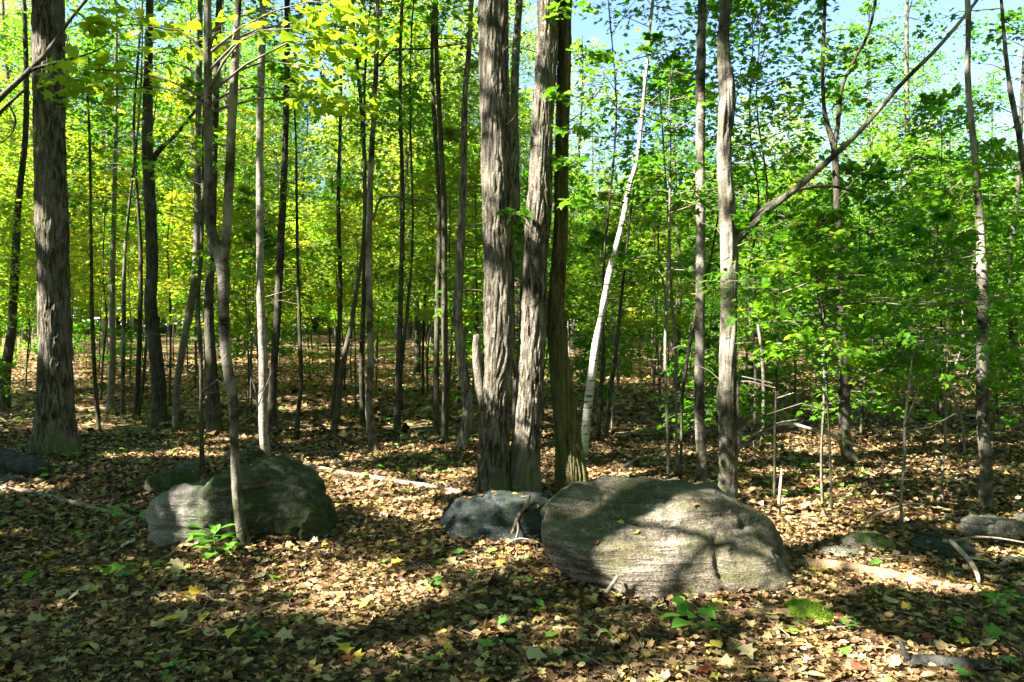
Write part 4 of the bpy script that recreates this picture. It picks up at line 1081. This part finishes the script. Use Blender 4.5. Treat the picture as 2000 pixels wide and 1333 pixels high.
# ------------------------------------------------------------------ canopy maples beside and behind the photographer; their crowns shade the ground
rc = np.random.default_rng(909)
cand = []
for gx_ in np.arange(-27, 6, 4.3):
    for gy_ in np.arange(-11, 12, 4.3):
        x, y = gx_ + rc.uniform(-1.1, 1.1), gy_ + rc.uniform(-1.1, 1.1)
        if y > .5 and abs(x) < .80 * y + 1.0: continue
        if math.hypot(x, y) < 2.6: continue
        az_ = np.array(SUN_AZ) / math.hypot(*SUN_AZ); pr_ = np.array([-az_[1], az_[0]])
        for _ in range(6):                               # no stem stands right in a gap's light
            hit = None
            for (kx, ky, kw) in ((1.2, 4.6, .95), (-1.1, 4.8, .6), (-6.2, 10, .4), (-.2, 7.6, .35), (2.1, 7.2, .3), (-4.5, 10, .5), (-3.2, 5.8, .4), (2.2, 3.6, .35)):
                v_ = np.array([x - kx, y - ky]); t_ = v_ @ az_; d_ = v_ @ pr_
                if 0 < t_ < 16 and abs(d_) < kw: hit = (d_, kw)
            if hit is None: break
            sh = (hit[1] + .15) * (1 if hit[0] > 0 else -1) - hit[0]
            x, y = x + pr_[0] * sh, y + pr_[1] * sh
        if y > .5 and abs(x) < .80 * y + 1.0: continue
        cand.append((x, y))
for k, (x, y) in enumerate(cand):
    r = np.random.default_rng(3000 + k)
    b = np.array([x, y, float(H(x, y))]); h = r.uniform(13, 17)
    root = thing('maple_tree', 'tall canopy maple standing beside the clearing, outside the open view', 'tree', b, 'canopy maples around the clearing')
    n = 7; zz = np.linspace(-.1, h, n)
    P = np.stack([np.cumsum(r.normal(0, .08, n)), np.cumsum(r.normal(0, .08, n)), zz], -1); P[0, :2] = P[1, :2]
    g = Geo(); tube(g, P, r.uniform(.11, .2) * (1.1 - .85 * np.linspace(0, 1, n)), 12, rows=30, disp=ridges(.006, fr=8, seed=k, flare=.3))
    obj('trunk', g.mesh('trunk', M_bark), root)
    gl, gt = crown_tall(P, h * .42, h * .97, 11, 3.9, 6, 1.6, 125, .175, LEAF4, r, off=b)
    tag(obj('crown', gl.mesh('crown', M_leaf, False), root), kind='stuff')
    tag(obj('branching', gt.mesh('branching', M_twig), root), kind='stuff')

# slim pole whose shadow falls down the face of the largest boulder
tgt = at(1362, 1080, 4.57)
kk_ = 6.3
tp = tgt + TOSUN / math.hypot(TOSUN[0], TOSUN[1]) * kk_
b = np.array([tp[0], tp[1], float(H(tp[0], tp[1]))])
root = thing('maple_sapling', 'slim straight maple pole beside the clearing that shades the largest boulder', 'sapling', b)
P = np.stack([np.zeros(6), np.zeros(6), np.linspace(-.1, 8.5, 6)], -1)
g = Geo(); tube(g, P, [.045, .04, .037, .034, .03, .012], 10, rows=20); obj('trunk', g.mesh('trunk', M_barkg), root)
gl, gt = crown_sap(P, 6.3, 8.4, 14, .9, 26, .11, LEAF6, rc, off=b)
tag(obj('crown', gl.mesh('crown', M_leaf, False), root), kind='stuff'); tag(obj('branching', gt.mesh('branching', M_twig), root), kind='stuff')

# ------------------------------------------------------------------ far wood, one mass beyond the trees that can be told apart
r = np.random.default_rng(606)
gl, gt = Geo(), Geo()
n = 85000
ang = r.uniform(-1.05, 1.05, n); rad_ = r.uniform(62, 95, n)
x, y = rad_ * np.sin(ang), rad_ * np.cos(ang)
tallm = 11 + 6 * vnoise(np.stack([x * .12, y * .12, 0 * x], -1), 12) + np.where(x < 0, 4.0, -1.0)
z = H(x, y) + np.abs(tallm) * r.random(n) ** .85
nm = np.array([0, 0, 1.0]) + r.normal(0, .5, (n, 3))
leaves(gl, np.stack([x, y, z], -1), r.normal(0, 1, (n, 3)) * (1, 1, .3), nm, r.uniform(.55, 1.05, n))
for k in range(220):
    a = r.uniform(-1.0, 1.0); d = r.uniform(60, 92); x, y = d * math.sin(a), d * math.cos(a); zb = float(H(x, y))
    tube(gl, [(x, y, zb - .2), (x + r.normal(0, .3), y, zb + r.uniform(8, 12))], [.16, .08], 5, cap=False)
tag(obj('distant_wood', gl.mesh('distant_wood', M_leaf, False)), 'far mass of green wood closing the view behind the trees', 'wood', kind='stuff')

# ------------------------------------------------------------------ leaf litter
def litter(n, y0, y1, size, tmpl, r, spread=.86, tilt=.32, lift=.01):
    y = np.sqrt(y0 * y0 + (y1 * y1 - y0 * y0) * r.random(n)); x = (r.random(n) * 2 - 1) * (spread * y + .8)
    z = H(x, y) + lift * r.random(n) + .006
    for (cx_, cy_, hx_, hy_, _, _) in ROCKS:
        e = np.sqrt(((x - cx_) / hx_) ** 2 + ((y - cy_) / hy_) ** 2)
        z = z + np.clip((1.35 - e) / .4, 0, 1) * min(.05, .14 * hx_) * (.5 + .5 * r.random(n)) * (e > .6)
    for (b_, _) in TREES:
        d_ = np.hypot(x - b_[0], y - b_[1]); z = z + .05 * np.clip((.42 - d_) / .3, 0, 1)
    az = r.uniform(0, 6.283, n)
    al = np.stack([np.cos(az), np.sin(az), r.normal(0, .18, n)], -1)
    nm = np.array([0, 0, 1.0]) + r.normal(0, tilt, (n, 3))
    sz = size * r.uniform(.55, 1.35, n)
    p = np.stack([x, y, z], -1) - al * sz[:, None] * .5 + np.array([0, 0, 1.0]) * (sz * np.abs(r.normal(0, .10, n)))[:, None]
    leaves(GL, p, al, nm, sz, tmpl, r.normal(.15, .45, n))
GL = Geo()
r = np.random.default_rng(2024)
litter(26000, 2.4, 6.5, .050, LEAF6, r, lift=.02, tilt=.42)
litter(30000, 2.4, 6.5, .045, LEAFO, r, lift=.02, tilt=.5)
litter(60000, 6.3, 12, .062, LEAF4, r, lift=.02, tilt=.42)
litter(30000, 11.5, 30, .13, LEAF4, r, .80, lift=.02)
for (cx_, cy_, hx_, hy_, V_, N_) in ROCKS[:11]:
    c_ = np.nonzero(N_[:, 2] > .8)[0]
    if len(c_) < 10: continue
    k_ = r.choice(c_, int(10 + 16 * hx_)); n_ = len(k_); az = r.uniform(0, 6.28, n_)
    leaves(GL, V_[k_] + N_[k_] * .006, np.stack([np.cos(az), np.sin(az), 0 * az], -1), N_[k_] + r.normal(0, .15, (n_, 3)), r.uniform(.03, .06, n_), LEAF6, r.normal(.2, .3, n_))
tag(obj('leaf_litter', GL.mesh('leaf_litter', M_lit, False)), 'carpet of dry brown and tan fallen leaves on the ground', 'leaf litter', kind='stuff')
# fine twigs strewn through the litter
GT = Geo(); n = 1500
y = np.sqrt(2.5 ** 2 + (13 ** 2 - 2.5 ** 2) * r.random(n)); x = (r.random(n) * 2 - 1) * (.84 * y + .8); z = H(x, y) + .025
for k in range(n):
    a = r.uniform(0, 6.28); l = r.uniform(.05, .32); d = np.array([math.cos(a), math.sin(a), r.normal(0, .12)]) * l
    p = np.array([x[k], y[k], z[k]]); w = r.uniform(.0015, .004)
    tube(GT, [p - d / 2, p + r.normal(0, .06, 3) * l * (1, 1, .4), p + d / 2], [w, w, w * .5], 3, cap=False)
tag(obj('twig_litter', GT.mesh('twig_litter', M_dead)), 'fine broken twigs strewn through the leaf litter', 'twigs', kind='stuff')
# low green growth on the sunny litter
GL = Geo()
n = 7000
y = np.sqrt(36 + (20 ** 2 - 36) * r.random(n)); px = r.uniform(-50, 2050, n); x = (px - CX) / F * y
m = vnoise(np.stack([x * .8, y * .5, 0 * x], -1), 21) + np.where(px < 1000, .15, -.35) > .12
x, y = x[m], y[m]; n = len(x)
az = r.uniform(0, 6.28, n)
leaves(GL, np.stack([x, y, H(x, y) + r.uniform(.02, .10, n)], -1), np.stack([np.cos(az), np.sin(az), 0 * az], -1), np.array([0, 0, 1.0]) + r.normal(0, .3, (n, 3)), r.uniform(.05, .10, n), LEAFO)
tag(obj('ground_cover', GL.mesh('ground_cover', M_seed, False)), 'scattered low green seedlings over the litter', 'ground cover', kind='stuff')

# single fallen leaves that stand out from the litter
r = np.random.default_rng(88)
fm = {}
for key, mat in (('yellow', M_fly), ('green', M_flg), ('tan', M_flt), ('red', M_flr)):
    for v in range(3):
        g = Geo(); leaves(g, np.array([[-.5, 0, 0]]), np.array([[1.0, 0, 0]]), np.array([[0, 0, 1.0]]), np.array([1.0]), LEAFO if v == 2 else LEAF6, np.array([r.uniform(.1, .5)]))
        fm[key, v] = g.mesh('fallen_leaf', mat, False)
for k in range(150):
    key = r.choice(['yellow', 'green', 'tan', 'red'], p=[.30, .20, .44, .06])
    px, py = r.uniform(0, 2000), r.uniform(1060, 1333)
    if 1040 < px < 1570 and py < 1200 or 300 < px < 680 and py < 1095: continue
    b = ground_px(px, py)
    o = obj('fallen_leaf', fm[key, int(r.integers(3))], None, b + (0, 0, .035))
    s = r.uniform(.07, .12); o.scale = (s, s, s); o.rotation_euler = (r.normal(0, .3), r.normal(0, .3), r.uniform(0, 6.28))
    tag(o, key + ' fallen leaf lying on top of the brown litter', 'leaf', key + ' leaves on the litter')
